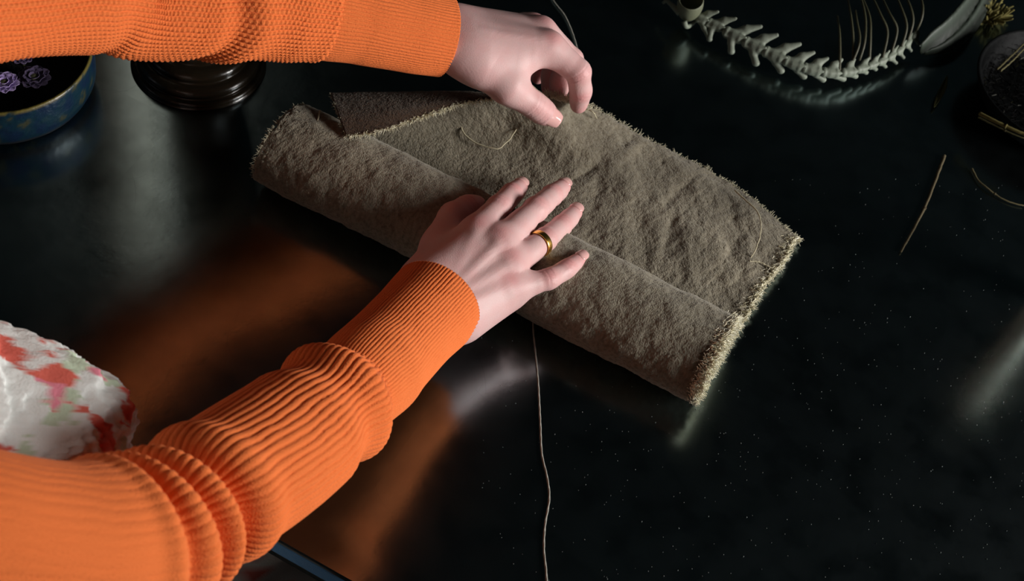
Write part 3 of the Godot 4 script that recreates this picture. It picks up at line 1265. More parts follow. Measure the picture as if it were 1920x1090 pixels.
func build_person():
	var base := Vector3(-0.235, 0.46, 0.41)
	var t := thing("person", base, "person in an orange knitted sweater over a floral dress, both hands rolling the cloth", "person")
	var hr := hand_right()
	var hl := hand_left()
	var sh_r := torso_at(1.09)[0] + SIDE * 0.15 + Vector3.UP * 0.01 as Vector3
	var sh_l := torso_at(1.09)[0] - SIDE * 0.15 + Vector3.UP * 0.01 as Vector3
	# body: trunk, neck, head, arms and legs as one skin, the hands on a finer grid
	var mb := Mb.new()
	var head := torso_at(1.2)[0] + FRONT * 0.06 + Vector3.UP * 0.2 as Vector3
	var bd := Fld.new(Vector3(-0.62, -0.01, -0.28), Vector3(0.28, 1.62, 0.82), 0.012)
	for y in [0.55, 0.62, 0.7, 0.78, 0.86, 0.94, 1.02, 1.08]:
		var q := torso_at(y)
		var mid: Vector3 = q[0] - FRONT * 0.03
		bd.bone(mid - SIDE * 0.04, mid + SIDE * 0.04, minf(q[1], q[2]) * 0.62, minf(q[1], q[2]) * 0.62, 0.03)
	bd.bone(torso_at(1.09)[0] - SIDE * 0.12, torso_at(1.09)[0] + SIDE * 0.12, 0.055, 0.055, 0.05)
	bd.bone(torso_at(1.08)[0], head - Vector3.UP * 0.06, 0.055, 0.05, 0.03)
	bd.bone(head + FRONT * 0.0 + Vector3.UP * 0.04, head + FRONT * 0.012 - Vector3.UP * 0.035, 0.078, 0.06, 0.02)
	bd.bone(head - FRONT * 0.03 + Vector3.UP * 0.05, head + FRONT * 0.02 + Vector3.UP * 0.05, 0.075, 0.07, 0.02)
	bd.bone(head + FRONT * 0.045 - Vector3.UP * 0.05, head + FRONT * 0.055 - Vector3.UP * 0.06, 0.03, 0.022, 0.02)
	bd.bone(head + FRONT * 0.078 + Vector3.UP * 0.02, head + FRONT * 0.092 - Vector3.UP * 0.012, 0.008, 0.012, 0.012)
	for s in [-1.0, 1.0]:
		bd.bone(head + SIDE * s * 0.076 + Vector3.UP * 0.02, head + SIDE * s * 0.078 - Vector3.UP * 0.02, 0.012, 0.008, 0.006)
		var hip: Vector3 = torso_at(0.56)[0] + LEGS.cross(Vector3.UP) * s * 0.09
		var knee: Vector3 = hip + LEGS * 0.38 + Vector3.DOWN * 0.03
		var ankle: Vector3 = knee + LEGS * -0.03 + Vector3(0, 0.07 - knee.y, 0)
		bd.bone(hip, knee, 0.055, 0.046, 0.04)
		bd.bone(knee, ankle, 0.052, 0.032, 0.03)
		bd.bone(ankle + Vector3.DOWN * 0.03, ankle + LEGS * 0.13 + Vector3.DOWN * 0.045, 0.03, 0.022, 0.03)
	bd.bone(sh_r, hr.elbow, 0.038, 0.030, 0.03)
	bd.bone(hr.elbow, px(780, 600, .067), 0.030, 0.017, 0.015)
	bd.bone(sh_l, hl.elbow, 0.038, 0.030, 0.03)
	bd.bone(hl.elbow, px(800, 70, .126), 0.030, 0.016, 0.015)
	var r := bd.nets()
	var tones := PackedColorArray()
	for q in r[0]:
		tones.append(Color(0.68, 0.45, 0.39))
	mb.add(r[0], r[1], tones, 1)
	add_hand(mb, hr, t)
	add_hand(mb, hl, t)
	obj("body", mb, M.skin, t)
	mb = Mb.new()
	add_lathe(mb, head + FRONT * -0.02 + Vector3.UP * 0.02, smooth_profile([[0.001, 0.125], [0.05, 0.115], [0.085, 0.07], [0.094, 0.02], [0.088, -0.04], [0.06, -0.09], [0.02, -0.11]], 5), 48, Color.WHITE, Basis(SIDE.normalized(), -0.5))
	obj("hair", mb, M.hair, t)
	# dress: the front of its waist rests against the table edge
	build_dress(t)
	# sweater: back and sides, then sleeves and cuffs
	mb = Mb.new()
	var p := PackedVector3Array()
	var nu := 60
	var nv := 80
	for i in nu:
		var y := lerpf(0.66, 1.13, i / (nu - 1.0))
		var q := torso_at(y)
		for j in nv:
			var a := lerpf(1.25, TAU - 1.5, j / (nv - 1.0)) - 0.0
			p.append(pressed(q[0] + FRONT * cos(a) * (q[1] + 0.014) + SIDE * sin(a) * (q[2] + 0.014) + (FRONT * cos(a) + SIDE * sin(a)) * 0.001 * (j & 1)))
	add_shell(mb, p, nu, nv, 0.005)
	var sw := obj("sweater", mb, M.wool, t, "orange knitted wool")
	# right sleeve: shoulder to the seam above the cuff
	var seam_r := px(655, 733, 0.092)
	var path := PackedVector3Array([sh_r, sh_r.lerp(px(20, 1045, .215), 0.5), px(20, 1045, .215), px(150, 1046, .190), px(255, 1020, .168), px(345, 962, .150), px(430, 905, .136), px(520, 845, .120), px(600, 778, .105), seam_r])
	mb = Mb.new()
	add_knit(mb, path, [[0.0, 0.064], [0.35, 0.054], [0.5, 0.053], [0.57, 0.050], [0.63, 0.0445], [0.70, 0.0425], [0.78, 0.0435], [0.88, 0.0430], [0.925, 0.0370], [0.965, 0.0425], [1.0, 0.0325]], 420, 52, 7, 0.0021, 0.0,
		[[0.276, 0.007, 0.004, 0.006, 1.0, 0.0], [0.289, 0.005, -0.008, 0.006, 1.0, 0.0], [0.302, 0.007, 0.004, 0.006, 1.0, 0.0], [0.315, 0.005, -0.010, 0.006, 1.0, 0.0], [0.328, 0.007, 0.004, 0.006, 1.0, 0.0], [0.343, 0.007, -0.012, 0.008, 1.0, 0.0], [0.365, 0.010, 0.004, 0.006, 1.0, 0.0]], 1.0, 1, true, Vector2(0, 1), [[0.5, 0.35], [0.62, 1.0]])
	var o := obj("sleeve", mb, M.wool_rib, sw)
	mb = Mb.new()
	add_knit(mb, PackedVector3Array([px(648, 740, .0935), px(700, 690, .083), px(745, 645, .074), px(819, 568, .062)]), [[0.0, 0.0325], [0.15, 0.0345], [0.4, 0.0345], [0.7, 0.0345], [1.0, 0.0362]], 120, 84, 6, 0.0010, 0.0, [[0.03, 0.012, 0.002, 0.01, 0.9, 0.5]], 1.0, 2)
	obj("cuff", mb, M.wool, sw)
	# left sleeve
	var seam_l := px(612, 20, .150)
	path = PackedVector3Array([sh_l, sh_l.lerp(hl.elbow, 0.5), sh_l.lerp(hl.elbow, 0.85) + lens.y * 0.005, px(235, -8, .2), px(330, -2, .186), px(420, 1, .176), px(520, 7, .163), seam_l])
	mb = Mb.new()
	add_knit(mb, path, [[0.0, 0.060], [0.3, 0.047], [0.5, 0.0405], [0.62, 0.0435], [0.75, 0.0440], [0.93, 0.0435], [0.985, 0.0405], [1.0, 0.0375]], 430, 70, 7, 0.0029, 0.0042,
		[[0.384, 0.009, -0.004, 0.03, 1.4, 0.0], [0.402, 0.012, 0.003, 0.03, 1.4, 0.0], [0.33, 0.012, -0.003, -0.02, 1.4, 0.0]], 1.0, 3)
	obj("sleeve", mb, M.wool, sw)
	mb = Mb.new()
	add_knit(mb, PackedVector3Array([px(606, 22, .151), px(680, 36, .141), px(760, 53, .130), px(831, 66, .1205)]), [[0.0, 0.037], [0.3, 0.0355], [0.7, 0.0335], [1.0, 0.0328]], 140, 78, 6, 0.0014, 0.0, [], 1.0, 4)
	obj("cuff", mb, M.wool, sw)
	# the ring stays a thing of its own
	var a := px(1012, 457, .0612)
	var d := (pxv(hr.fingers[2][2]) - pxv(hr.fingers[2][0])).normalized()
	var tilt := Basis(d.cross(Vector3(0.2, 1, 0.3)).normalized(), d, d.cross(Vector3(0.2, 1, 0.3)).normalized().cross(d)).orthonormalized()
	mb = Mb.new()
	var rr := 0.0103
	add_ring(mb, a, tilt, rr, 0.0012, 0.0054)
	lone("ring", mb, M.gold, a, "gold band ring on the third finger of the hand pressing the cloth", "ring")


func add_ring(mb: Mb, at: Vector3, axis: Basis, r: float, th: float, w: float):
	var prof := []
	for k in 24:
		var a := TAU * k / 24
		var x := signf(cos(a)) * pow(absf(cos(a)), 0.6)
		var y := signf(sin(a)) * pow(absf(sin(a)), 0.6)
		prof.append([r + th * 0.5 * x, w * 0.5 * y])
	var g := PackedVector3Array()
	for j in 97:
		var b := TAU * j / 96
		for q in prof:
			g.append(at + axis * Vector3(cos(b) * q[0], q[1], sin(b) * q[0]))
	add_grid(mb, g, 97, 24, true, false)


func pressed(p: Vector3) -> Vector3:
	# soft cloth that meets the table edge gives way to it
	var edge := px(505, 1005, 0).z + 0.004
	if p.z < edge:
		p.z = lerpf(edge, p.z, smoothstep(TOP + 0.003, TOP + 0.03, p.y))
	return p


func build_dress(t: Node3D):
	var mb := Mb.new()
	var nu := 250
	var nv := 540
	var crumple := noise(501, 30.0, 3)
	var fold := noise(502, 6.0, 3)
	crumple.fractal_type = FastNoiseLite.FRACTAL_RIDGED
	var spot := noise(503, 25.0, 2)
	var ragged := noise(504, 75.0, 3)
	var leaf := noise(505, 24.0, 2)
	var p := PackedVector3Array()
	var col := PackedColorArray()
	var lo := 0.55
	var hi := 1.12
	for i in nu:
		var y := lerpf(lo, hi, i / (nu - 1.0))
		if i > 30 and i < 220:
			y = lerpf(0.79, 0.96, (i - 30) / 190.0)
		elif i <= 30:
			y = lerpf(lo, 0.79, i / 30.0)
		else:
			y = lerpf(0.96, hi, (i - 220) / 29.0)
		var q := torso_at(y)
		for j in nv:
			var x := j / float(nv)
			# finer on the front, where a = 0
			var a := TAU * (x - 0.5)
			a = a - 0.75 * sin(a) + 0.5
			var dir: Vector3 = FRONT * cos(a) * q[1] + SIDE * sin(a) * q[2]
			var at: Vector3 = q[0] + dir
			var n: Vector3 = dir.normalized()
			var f := clampf(cos(a) + 0.6, 0.0, 1.0)
			at += n * f * (0.012 * fold.get_noise_3d(at.x * 1.2, at.y * 2.2, at.z * 1.2) + 0.0062 * (crumple.get_noise_3d(at.x, at.y * 1.6, at.z) - 0.2) + 0.0014 * crumple.get_noise_3d(at.x * 2.6 + 5.0, at.y * 2.2, at.z * 2.6))
			at = pressed(at)
			p.append(at)
			# printed flowers: red and pink brush strokes, pale green leaves
			var c := Color(0.80, 0.83, 0.80)
			var s := spot.get_noise_3dv(at) + 0.42 * ragged.get_noise_3d(at.x, at.y * 0.7, at.z)
			var l := leaf.get_noise_3dv(at + Vector3(3, 1, 7)) + 0.2 * ragged.get_noise_3dv(at)
			if l > 0.30:
				c = Color(0.56, 0.66, 0.50)
			if s > 0.30:
				c = Color(0.72, 0.16, 0.12) if leaf.get_noise_3dv(at * 0.6) > -0.12 else Color(0.78, 0.26, 0.33)
			elif s > 0.26:
				c = Color(0.78, 0.47, 0.43)
			col.append(c)
	add_grid(mb, p, nu, nv, true, true, col)
	obj("dress", mb, M.print_cotton, t, "white cotton dress printed with red and pink flowers")
	# lap of the dress over the thighs
	mb = Mb.new()
	var g := PackedVector3Array()
	var cc := PackedColorArray()
	for i in 40:
		var s := i / 39.0
		for j in 60:
			var a := TAU * j / 60
			var c: Vector3 = torso_at(0.56)[0] + LEGS * (s * 0.42 - 0.02) + Vector3.DOWN * 0.02
			g.append(c + LEGS.cross(Vector3.UP) * cos(a) * (0.2 + 0.02 * sin(a * 5.0 + s * 6.0)) + Vector3.UP * sin(a) * lerpf(0.075, 0.065, s))
			cc.append(Color(0.78, 0.78, 0.73) if spot.get_noise_3dv(g[-1]) < 0.3 else Color(0.72, 0.2, 0.16))
	add_grid(mb, g, 40, 60, true, true, cc)
	obj("skirt", mb, M.print_cotton, t)


# ---------------------------------------------------------------- vessels on the table
func build_vessels():
	# blue glazed bowl with a worn yellow rim
	var b := px(10, 164, 0)
	var t := thing("bowl", b, "blue glazed bowl with a worn yellow rim holding purple dried flowers", "bowl")
	var mb := Mb.new()
	var prof := smooth_profile([[0.0005, 0.003], [0.05, 0.003], [0.064, 0.0], [0.0725, 0.006], [0.0775, 0.017], [0.0785, 0.032], [0.078, 0.044], [0.0765, 0.0475], [0.0745, 0.044], [0.073, 0.03], [0.069, 0.013], [0.05, 0.009], [0.0005, 0.008]], 6)
	var worn := noise(601, 55.0, 4)
	var seg := 150
	var g := PackedVector3Array()
	var col := PackedColorArray()
	for q in prof:
		for j in seg:
			var a := TAU * j / seg
			var at := b + Vector3(cos(a) * q[0], q[1], sin(a) * q[0])
			at += Vector3(cos(a), 0, sin(a)) * 0.0008 * worn.get_noise_3dv(at * 0.3)
			g.append(at)
			var w := worn.get_noise_3dv(at)
			var c := Color(0.005, 0.019, 0.045).lerp(Color(0.009, 0.030, 0.040), clampf(w * 1.5 + 0.4, 0, 1))
			if w > 0.38:
				c = Color(0.045, 0.05, 0.03)
			if q[1] > 0.0452 + 0.003 * w:
				c = Color(0.14, 0.11, 0.025)
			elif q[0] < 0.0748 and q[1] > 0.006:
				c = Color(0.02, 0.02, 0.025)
			col.append(c)
	add_grid(mb, g, prof.size(), seg, true, true, col)
	M.blue_glaze.albedo_color = Color.WHITE
	obj("shell", mb, M.blue_glaze, t, "blue glazed shell with yellow rim")
	mb = Mb.new()
	add_lathe(mb, b, smooth_profile([[0.0005, 0.010], [0.05, 0.010], [0.069, 0.014], [0.072, 0.022], [0.05, 0.025], [0.02, 0.027], [0.0005, 0.0272]], 4), 60)
	lone("soil", mb, M.soil, b + Vector3.UP * 0.01, "dark crumbled filling inside the blue bowl", "soil", "stuff")
	flower(px(65, 148, 0.036), 0.0135, 3, "open purple dried flower nearer the worn rim in the blue bowl", 0.7)
	flower(px(8, 158, 0.036), 0.0125, 4, "violet and white dried flower cut by the left frame edge", 3.2)
	flower(px(42, 108, 0.036), 0.0100, 5, "small dim dried flower half under the upper sleeve")
	# turned wooden vessel
	var c := px(373, 119, 0)
	t = thing("wooden_vessel", c, "dark glossy turned wooden vessel with a stepped ringed foot, half hidden by the upper sleeve", "vessel")
	mb = Mb.new()
	add_lathe(mb, c, smooth_profile([[0.0005, 0.0], [0.0555, 0.0], [0.0585, 0.002], [0.0585, 0.0045], [0.0565, 0.0062], [0.0535, 0.0068], [0.0535, 0.009], [0.0550, 0.011], [0.0540, 0.0145], [0.0500, 0.0175], [0.0462, 0.0185], [0.0455, 0.021], [0.0465, 0.0235], [0.0440, 0.027], [0.0395, 0.0295], [0.0352, 0.0305], [0.0345, 0.033], [0.034, 0.036], [0.030, 0.040], [0.022, 0.045], [0.0005, 0.048]], 5), 128)
	obj("base", mb, M.turned_wood, t, "stepped round foot")
	mb = Mb.new()
	add_lathe(mb, c, smooth_profile([[0.0005, 0.0440], [0.026, 0.0440], [0.030, 0.052], [0.034, 0.075], [0.036, 0.12], [0.0355, 0.18], [0.037, 0.26], [0.041, 0.32], [0.040, 0.33], [0.035, 0.325], [0.033, 0.28], [0.0005, 0.26]], 6), 96)
	obj("body", mb, M.turned_wood, t)
	# round dark dish with dried stalks at the right edge
	var d := px(1962, 212, 0)
	t = thing("dish", d, "round black dish cut by the right frame edge, holding dark dried plant scraps", "dish")
	mb = Mb.new()
	add_lathe(mb, d, smooth_profile([[0.0005, 0.0], [0.055, 0.0], [0.062, 0.002], [0.074, 0.014], [0.083, 0.030], [0.0845, 0.034], [0.082, 0.0345], [0.074, 0.022], [0.06, 0.009], [0.0005, 0.006]], 6), 120)
	obj("shell", mb, M.black_ware, t)
	mb = Mb.new()
	for k in 1500:
		var a := rng.randf_range(0, TAU)
		var r := sqrt(rng.randf()) * 0.072
		var at := d + Vector3(cos(a) * r, 0.009 + 0.16 * maxf(0.0, r - 0.058) + rng.randf() * 0.016, sin(a) * r)
		var dir := rdir()
		dir.y *= 0.25
		var v := rng.randf_range(0.001, 0.006) if rng.randf() < 0.97 else 0.06
		add_tube(mb, PackedVector3Array([at, at + dir * rng.randf_range(0.003, 0.011)]), 0.0006, 0.0003, 3, Color(v, v, v * 0.9))
	lone("plant_scraps", mb, M.straw, d + Vector3.UP * 0.008, "dark dried plant scraps heaped inside the black dish", "plant scraps", "stuff")
	# a tall pale vase that stands just beyond the top edge of the frame
	var v := px(178, -52, 0)
	t = thing("vase", v, "tall pale stoneware vase beyond the top edge that the table mirrors beside the bowl", "vase")
	mb = Mb.new()
	add_lathe(mb, v, smooth_profile([[0.0005, 0.0], [0.030, 0.0], [0.033, 0.004], [0.036, 0.05], [0.040, 0.16], [0.0385, 0.26], [0.030, 0.33], [0.0255, 0.37], [0.030, 0.41], [0.0285, 0.411], [0.023, 0.37], [0.027, 0.33], [0.0005, 0.30]], 6), 72)
	obj("shell", mb, M.stoneware, t)
	# a pale candle that stands just beyond the right edge of the frame
	var w := px(1962, 560, 0)
	t = thing("candle", w, "pale wax candle beyond the right edge that the table mirrors", "candle")
	mb = Mb.new()
	add_lathe(mb, w, smooth_profile([[0.0005, 0.0], [0.0105, 0.0], [0.011, 0.002], [0.011, 0.16], [0.0105, 0.172], [0.008, 0.175], [0.0005, 0.172]], 5), 40)
	obj("wax", mb, M.wax, t)
	mb = Mb.new()
	add_tube(mb, PackedVector3Array([w + Vector3.UP * 0.171, w + Vector3(0.0006, 0.178, 0), w + Vector3(0.002, 0.184, 0.0004)]), 0.0008, 0.0006, 6)
	obj("wick", mb, M.soil, t)


func flower(at: Vector3, r: float, seed_: int, label: String, bright := 1.0):
	var g := RandomNumberGenerator.new()
	g.seed = seed_
	var t := thing("dried_flower", at, label, "flower", "")
	for ring in 3:
		var count := [9, 7, 5][ring] as int
		for k in count:
			var a := TAU * k / count + ring * 0.4 + g.randf() * 0.2
			var l: float = r * ([1.0, 0.75, 0.45][ring] as float)
			var rise: float = [0.25, 0.7, 1.3][ring]
			var dir := Vector3(cos(a), 0, sin(a))
			var s := Vector3(-sin(a), 0, cos(a))
			var p := PackedVector3Array()
			var col := PackedColorArray()
			for i in 7:
				var u := i / 6.0
				for j in 5:
					var v := j / 2.0 - 1.0
					var w := l * 0.42 * sin(PI * (0.12 + 0.8 * u))
					var q := at + dir * l * (0.08 + u * (1.0 - 0.25 * rise * u)) + s * v * w + Vector3.UP * (l * rise * u * (1.0 - 0.45 * u) + 0.25 * w * v * v + g.randf() * 0.0006)
					p.append(q)
					col.append((Color(0.05, 0.03, 0.10).lerp(Color(0.17, 0.13, 0.24), clampf(u * 1.1 - 0.2 + g.randf() * 0.25, 0, 1))) * bright)
			var mb := Mb.new()
			add_shell(mb, p, 7, 5, 0.0005, col)
			obj("petal", mb, M.petal, t)
	var mb := Mb.new()
	add_lathe(mb, at, smooth_profile([[0.0004, -0.012], [0.0012, -0.011], [0.0012, -0.003], [r * 0.28, 0.0005], [r * 0.3, 0.003], [0.0004, 0.004]], 4), 14, Color(0.10, 0.10, 0.05))
	obj("calyx", mb, M.petal, t)


# ---------------------------------------------------------------- skeleton
func build_skeleton():
	var chain := pxs([Vector3(1291, 22, .018), Vector3(1313, 34, .018), Vector3(1340, 47, .018), Vector3(1375, 66, .018), Vector3(1412, 85, .018), Vector3(1450, 103, .018), Vector3(1487, 119, .018), Vector3(1521, 130, .018), Vector3(1556, 136, .018), Vector3(1590, 135, .018), Vector3(1615, 129, .018), Vector3(1635, 122, .018), Vector3(1653, 115, .018), Vector3(1670, 106, .018), Vector3(1686, 95, .019), Vector3(1701, 82, .020), Vector3(1715, 68, .021)])
	var t := thing("skeleton", Vector3(chain[7].x, TOP, chain[7].z), "small pale animal spine skeleton curving along the top right of the table", "skeleton")
	var up_tip := pxs([Vector3(1318, 8, .03), Vector3(1346, 22, .03), Vector3(1379, 35, .03), Vector3(1426, 50, .03), Vector3(1456, 66, .03), Vector3(1499, 83, .029), Vector3(1525, 99, .028), Vector3(1551, 110, .027), Vector3(1578, 112, .026), Vector3(1602, 112, .025), Vector3(1630, 108, .024), Vector3(1650, 102, .024), Vector3(1668, 95, .024), Vector3(1684, 86, .024), Vector3(1699, 76, .024), Vector3(1711, 62, .024), Vector3(1722, 52, .024)])
	var low_tip := pxs([Vector3(1284, 50, .012), Vector3(1330, 72, .010), Vector3(1330, 73, .010), Vector3(1371, 96, .009), Vector3(1417, 118, .008), Vector3(1464, 132, .008), Vector3(1507, 143, .008), Vector3(1543, 149, .008), Vector3(1581, 148, .008), Vector3(1604, 143, .009), Vector3(1624, 136, .010), Vector3(1642, 130, .010), Vector3(1660, 125, .010), Vector3(1680, 118, .011), Vector3(1694, 108, .012), Vector3(1708, 95, .013), Vector3(1722, 82, .014)])
	var size := [0, 0.8, 0.9, 1.1, 1.15, 1.15, 1.05, 1.0, 0.95, 0.85, 0.7, 0.62, 0.58, 0.55, 0.52, 0.5, 0.5]
	var a := noise(701, 120.0, 3)
	for k in range(1, chain.size()):
		var k2: float = size[k]
		var c := chain[k]
		var dir := (chain[mini(k + 1, chain.size() - 1)] - chain[k - 1]).normalized()
		var f := Fld.new(c - Vector3.ONE * 0.034, c + Vector3.ONE * 0.034, 0.0009)
		# body of the vertebra, waisted
		f.bone(c - dir * 0.0060 * k2, c - dir * 0.0045 * k2, 0.0050 * k2, 0.0040 * k2, 0.003)
		f.bone(c + dir * 0.0045 * k2, c + dir * 0.0060 * k2, 0.0040 * k2, 0.0050 * k2, 0.003)
		f.bone(c - dir * 0.005 * k2, c + dir * 0.005 * k2, 0.0037 * k2, 0.0037 * k2, 0.003)
		# spine blade towards the upper tip, flattened
		var u := up_tip[k]
		var mid := c.lerp(u, 0.55) - dir * 0.002 * k2
		var across := (u - c).cross(dir).normalized()
		f.bone(c, mid, 0.0050 * k2, 0.0042 * k2, 0.003, across, 1.7)
		f.bone(mid, u, 0.0042 * k2, 0.0020 * k2, 0.002, across, 1.5)
		# lower process with a knobbed end
		var l := low_tip[k]
		mid = c.lerp(l, 0.5) - dir * 0.0012 * k2
		f.bone(c, mid, 0.0044 * k2, 0.0032 * k2, 0.003)
		f.bone(mid, l, 0.0030 * k2, 0.0030 * k2, 0.002)
		f.bone(l + dir * 0.0012 * k2, l - dir * 0.0004, 0.0018 * k2, 0.0020 * k2, 0.002)
		# small hooks fore and aft that reach for the neighbours
		var side := dir.cross(u - l).normalized()
		for s in [-1.0, 1.0]:
			f.bone(c + side * s * 0.003 * k2, c + side * s * 0.0045 * k2 + dir * 0.0095 * k2 + (u - c) * 0.12, 0.0022 * k2, 0.0012 * k2, 0.002)
			f.bone(c.lerp(l, 0.25), c.lerp(l, 0.32) - dir * 0.0085 * k2 + side * s * 0.003 * k2, 0.0019 * k2, 0.0011 * k2, 0.002)
		var r := f.nets()
		var col := PackedColorArray()
		for q in r[0]:
			var v := 0.92 + 0.22 * a.get_noise_3dv(q)
			col.append(Color(v, v, v * 0.93))
		var mb := Mb.new()
		mb.add(r[0], r[1], col, 1)
		obj("vertebra", mb, M.bone, t)
	# cup shaped first bone
	var c0 := chain[0]
	var mb := Mb.new()
	var ax := Basis(Quaternion(Vector3.UP, (lens.y * 0.35 + lens.z * 0.93).normalized()))
	add_lathe(mb, c0, smooth_profile([[0.0004, -0.010], [0.006, -0.008], [0.0105, 0.0], [0.0128, 0.012], [0.0122, 0.022], [0.0112, 0.022], [0.0116, 0.012], [0.009, 0.002], [0.004, -0.003], [0.0004, -0.004]], 4), 40, Color(0.75, 0.70, 0.52), ax)
	add_tube(mb, spline(pxs([Vector3(1275, 25, .02), Vector3(1262, 12, .022), Vector3(1250, 2, .02), Vector3(1243, 6, .016)]), 12), 0.0034, 0.0014, 8, Color(0.9, 0.9, 0.82))
	add_tube(mb, spline(pxs([Vector3(1283, 40, .016), Vector3(1287, 50, .012), Vector3(1296, 47, .010), Vector3(1304, 40, .012)]), 12), 0.003, 0.0014, 8, Color(0.95, 0.95, 0.87))
	obj("skull_socket", mb, M.bone, t, "cup shaped bone at the end of the spine")
	# thin ribs that rise from the far end
	for r in [
		[Vector3(1574, 132, .02), Vector3(1575, 100, .03), Vector3(1574, 60, .036), Vector3(1570, 30, .03)],
		[Vector3(1598, 128, .02), Vector3(1600, 80, .034), Vector3(1596, 35, .04), Vector3(1588, -10, .03)],
		[Vector3(1594, 125, .02), Vector3(1609, 90, .034), Vector3(1612, 68, .038), Vector3(1608, 46, .04), Vector3(1604, 20, .04)],
		[Vector3(1611, 113, .022), Vector3(1621, 80, .036), Vector3(1623, 40, .042), Vector3(1618, 10, .042), Vector3(1609, -20, .03)],
		[Vector3(1630, 112, .022), Vector3(1632, 70, .036), Vector3(1630, 30, .042), Vector3(1612, -15, .034)],
		[Vector3(1655, 108, .022), Vector3(1664, 60, .036), Vector3(1650, 25, .042), Vector3(1634, -10, .036)],
		[Vector3(1672, 96, .022), Vector3(1682, 55, .036), Vector3(1668, 25, .042), Vector3(1651, -10, .036)],
		[Vector3(1690, 88, .022), Vector3(1700, 50, .036), Vector3(1690, 15, .042), Vector3(1676, -15, .036)],
		[Vector3(1702, 76, .022), Vector3(1712, 40, .036), Vector3(1706, 10, .042), Vector3(1692, -15, .036)],
		[Vector3(1716, 62, .022), Vector3(1728, 35, .036), Vector3(1730, 10, .042), Vector3(1722, -15, .036)],
	]:
		mb = Mb.new()
		add_tube(mb, spline(pxs(r), 26), 0.0015, 0.0009, 7, Color(0.22, 0.19, 0.10))
		obj("rib", mb, M.bone, t, "thin brownish rib")
	# shoulder blade: a thin curved plate with a raised ridge
	mb = Mb.new()
	var e0 := spline(pxs([Vector3(1722, 90, .02), Vector3(1745, 62, .030), Vector3(1775, 36, .036), Vector3(1812, -5, .038), Vector3(1830, -25, .036)]), 40)
	var e1 := spline(pxs([Vector3(1738, 102, .008), Vector3(1775, 100, .009), Vector3(1806, 82, .011), Vector3(1838, 46, .013), Vector3(1862, -10, .018)]), 40)
	var p := PackedVector3Array()
	var tone := PackedColorArray()
	for i in 40:
		for j in 24:
			var f := j / 23.0
			var q := e0[i].lerp(e1[i], f)
			q += Vector3.UP * (0.006 * exp(-pow((f - 0.12) / 0.10, 2.0)) + 0.004 * exp(-pow((f - 0.62) / 0.10, 2.0)) - 0.004 * sin(PI * f) + 0.0012 * a.get_noise_3dv(q))
			p.append(q)
			tone.append(Color(0.05, 0.07, 0.05).lerp(Color(0.17, 0.21, 0.18), exp(-pow((f - 0.12) / 0.10, 2.0)) + 0.8 * exp(-pow((f - 0.62) / 0.08, 2.0))))
	add_shell(mb, p, 40, 24, 0.0016, tone)
	obj("shoulder_blade", mb, M.bone, t, "thin grey green shoulder blade with a pale ridge")
	# dried yellow clump next to it
	mb = Mb.new()
	var m := px(1868, 8, 0.02)
	for k in 70:
		var d := rdir()
		d.y = absf(d.y)
		var l := rng.randf_range(0.006, 0.014)
		var v := rng.randf_range(0.5, 1.1)
		var s := m - Vector3.UP * 0.018 + Vector3(d.x, 0, d.z) * rng.randf() * 0.008
		add_tube(mb, PackedVector3Array([s, s + d * l + rdir() * 0.002, s + d * l * 1.5 + rdir() * 0.003 + Vector3.UP * 0.003]), 0.0022, 0.0009, 5, Color(0.16 * v, 0.14 * v, 0.05 * v))
	lone("dried_moss", mb, M.straw, m - Vector3.UP * 0.02, "small clump of dry yellowish moss at the top edge beside the bones", "moss")


# ---------------------------------------------------------------- stalks
func stalk(pts: Array, r0: float, r1: float, col: Color, label: String, node := true):
	var c := spline(pxs(pts), 30)
	var mb := Mb.new()
	for k in c.size():
		c[k] += Vector3(rng.randf() - 0.5, 0, rng.randf() - 0.5) * 0.0004
		c[k].y = maxf(c[k].y, TOP + r0)
	add_tube(mb, c, r0, r1, 7, col)
	org = Vector3(c[0].x, c[0].y, c[0].z)
	if node:
		var j := c[int(c.size() * 0.55)]
		add_tube(mb, PackedVector3Array([j - (c[16] - c[15]).normalized() * 0.0008, j + (c[16] - c[15]).normalized() * 0.0008]), r0 * 1.25, r0 * 1.25, 7, col * 0.8)
	lone("straw", mb, M.straw, c[0], label, "straw")


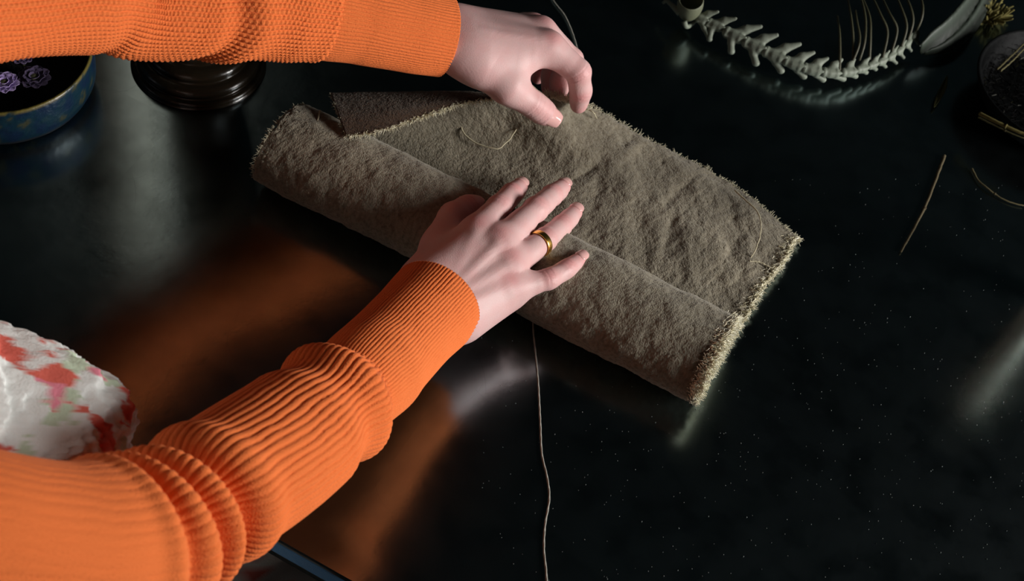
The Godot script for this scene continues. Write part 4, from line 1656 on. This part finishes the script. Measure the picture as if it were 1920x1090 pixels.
func build_straws():
	stalk([Vector3(1771, 292, .002), Vector3(1757, 330, .002), Vector3(1738, 380, .002), Vector3(1714, 428, .002), Vector3(1689, 472, .002)], 0.0016, 0.0011, Color(0.085, 0.068, 0.04), "long dry straw lying on the bare table left of the black dish")
	stalk([Vector3(1836, 213, .030), Vector3(1862, 226, .034), Vector3(1892, 240, .037), Vector3(1930, 256, .040)], 0.0020, 0.0016, Color(0.13, 0.11, 0.04), "thick dry stalk leaning across the rim of the black dish")
	stalk([Vector3(1834, 220, .030), Vector3(1866, 236, .033), Vector3(1896, 250, .035), Vector3(1930, 263, .036)], 0.0009, 0.0007, Color(0.07, 0.06, 0.03), "thin dry stalk just below the thick one on the black dish")
	stalk([Vector3(1870, 130, .034), Vector3(1888, 113, .036), Vector3(1918, 84, .038), Vector3(1930, 72, .038)], 0.0010, 0.0007, Color(0.07, 0.06, 0.03), "upper of two thin parallel stalks near the top of the black dish")
	stalk([Vector3(1876, 133, .034), Vector3(1896, 116, .036), Vector3(1920, 92, .038), Vector3(1930, 84, .038)], 0.0010, 0.0007, Color(0.09, 0.08, 0.04), "lower of two thin parallel stalks near the top of the black dish")
	stalk([Vector3(1822, 316, .002), Vector3(1834, 338, .002), Vector3(1850, 352, .003), Vector3(1868, 366, .002), Vector3(1890, 378, .002), Vector3(1920, 386, .002)], 0.0010, 0.0007, Color(0.08, 0.068, 0.036), "thin curled straw on the table below the black dish")
	# lint and dust specks on the bare metal
	var lint := Mb.new()
	for k in 650:
		var s := px(rng.randf_range(900.0, 1920.0), rng.randf_range(330.0, 1090.0), 0.0)
		if absf(s.x) > 1.0:
			continue
		var d := Vector3(rng.randfn(), 0, rng.randfn()).normalized()
		var r := 0.00023 * (1.0 + 1.2 * rng.randf() * rng.randf())
		s.y = TOP + r
		add_tube(lint, PackedVector3Array([s, s + d * rng.randf_range(0.0003, 0.0006)]), r, r, 4, Color(0.22, 0.24, 0.23) * rng.randf_range(0.3, 1.2))
	lone("lint", lint, M.straw, px(1500, 800, 0), "scattered pale lint and dust specks on the bare metal at the lower right", "lint", "stuff")
	# a narrow dry leaf above the long straw
	var a := spline(pxs([Vector3(1774, 146, .006), Vector3(1766, 170, .005), Vector3(1750, 204, .002)]), 20)
	var p := PackedVector3Array()
	for i in 20:
		var f := i / 19.0
		var w := 0.0034 * sin(PI * clampf(f * 0.94 + 0.03, 0, 1))
		for j in 7:
			var s := j / 3.0 - 1.0
			p.append(a[i] + lens.x * w * s + Vector3.UP * (0.0016 + absf(s) * 0.0012))
	var mb := Mb.new()
	add_shell(mb, p, 20, 7, 0.0006, Color(0.07, 0.07, 0.03))
	lone("dry_leaf", mb, M.straw, a[10], "narrow dry leaf on the table between the bones and the black dish", "leaf")
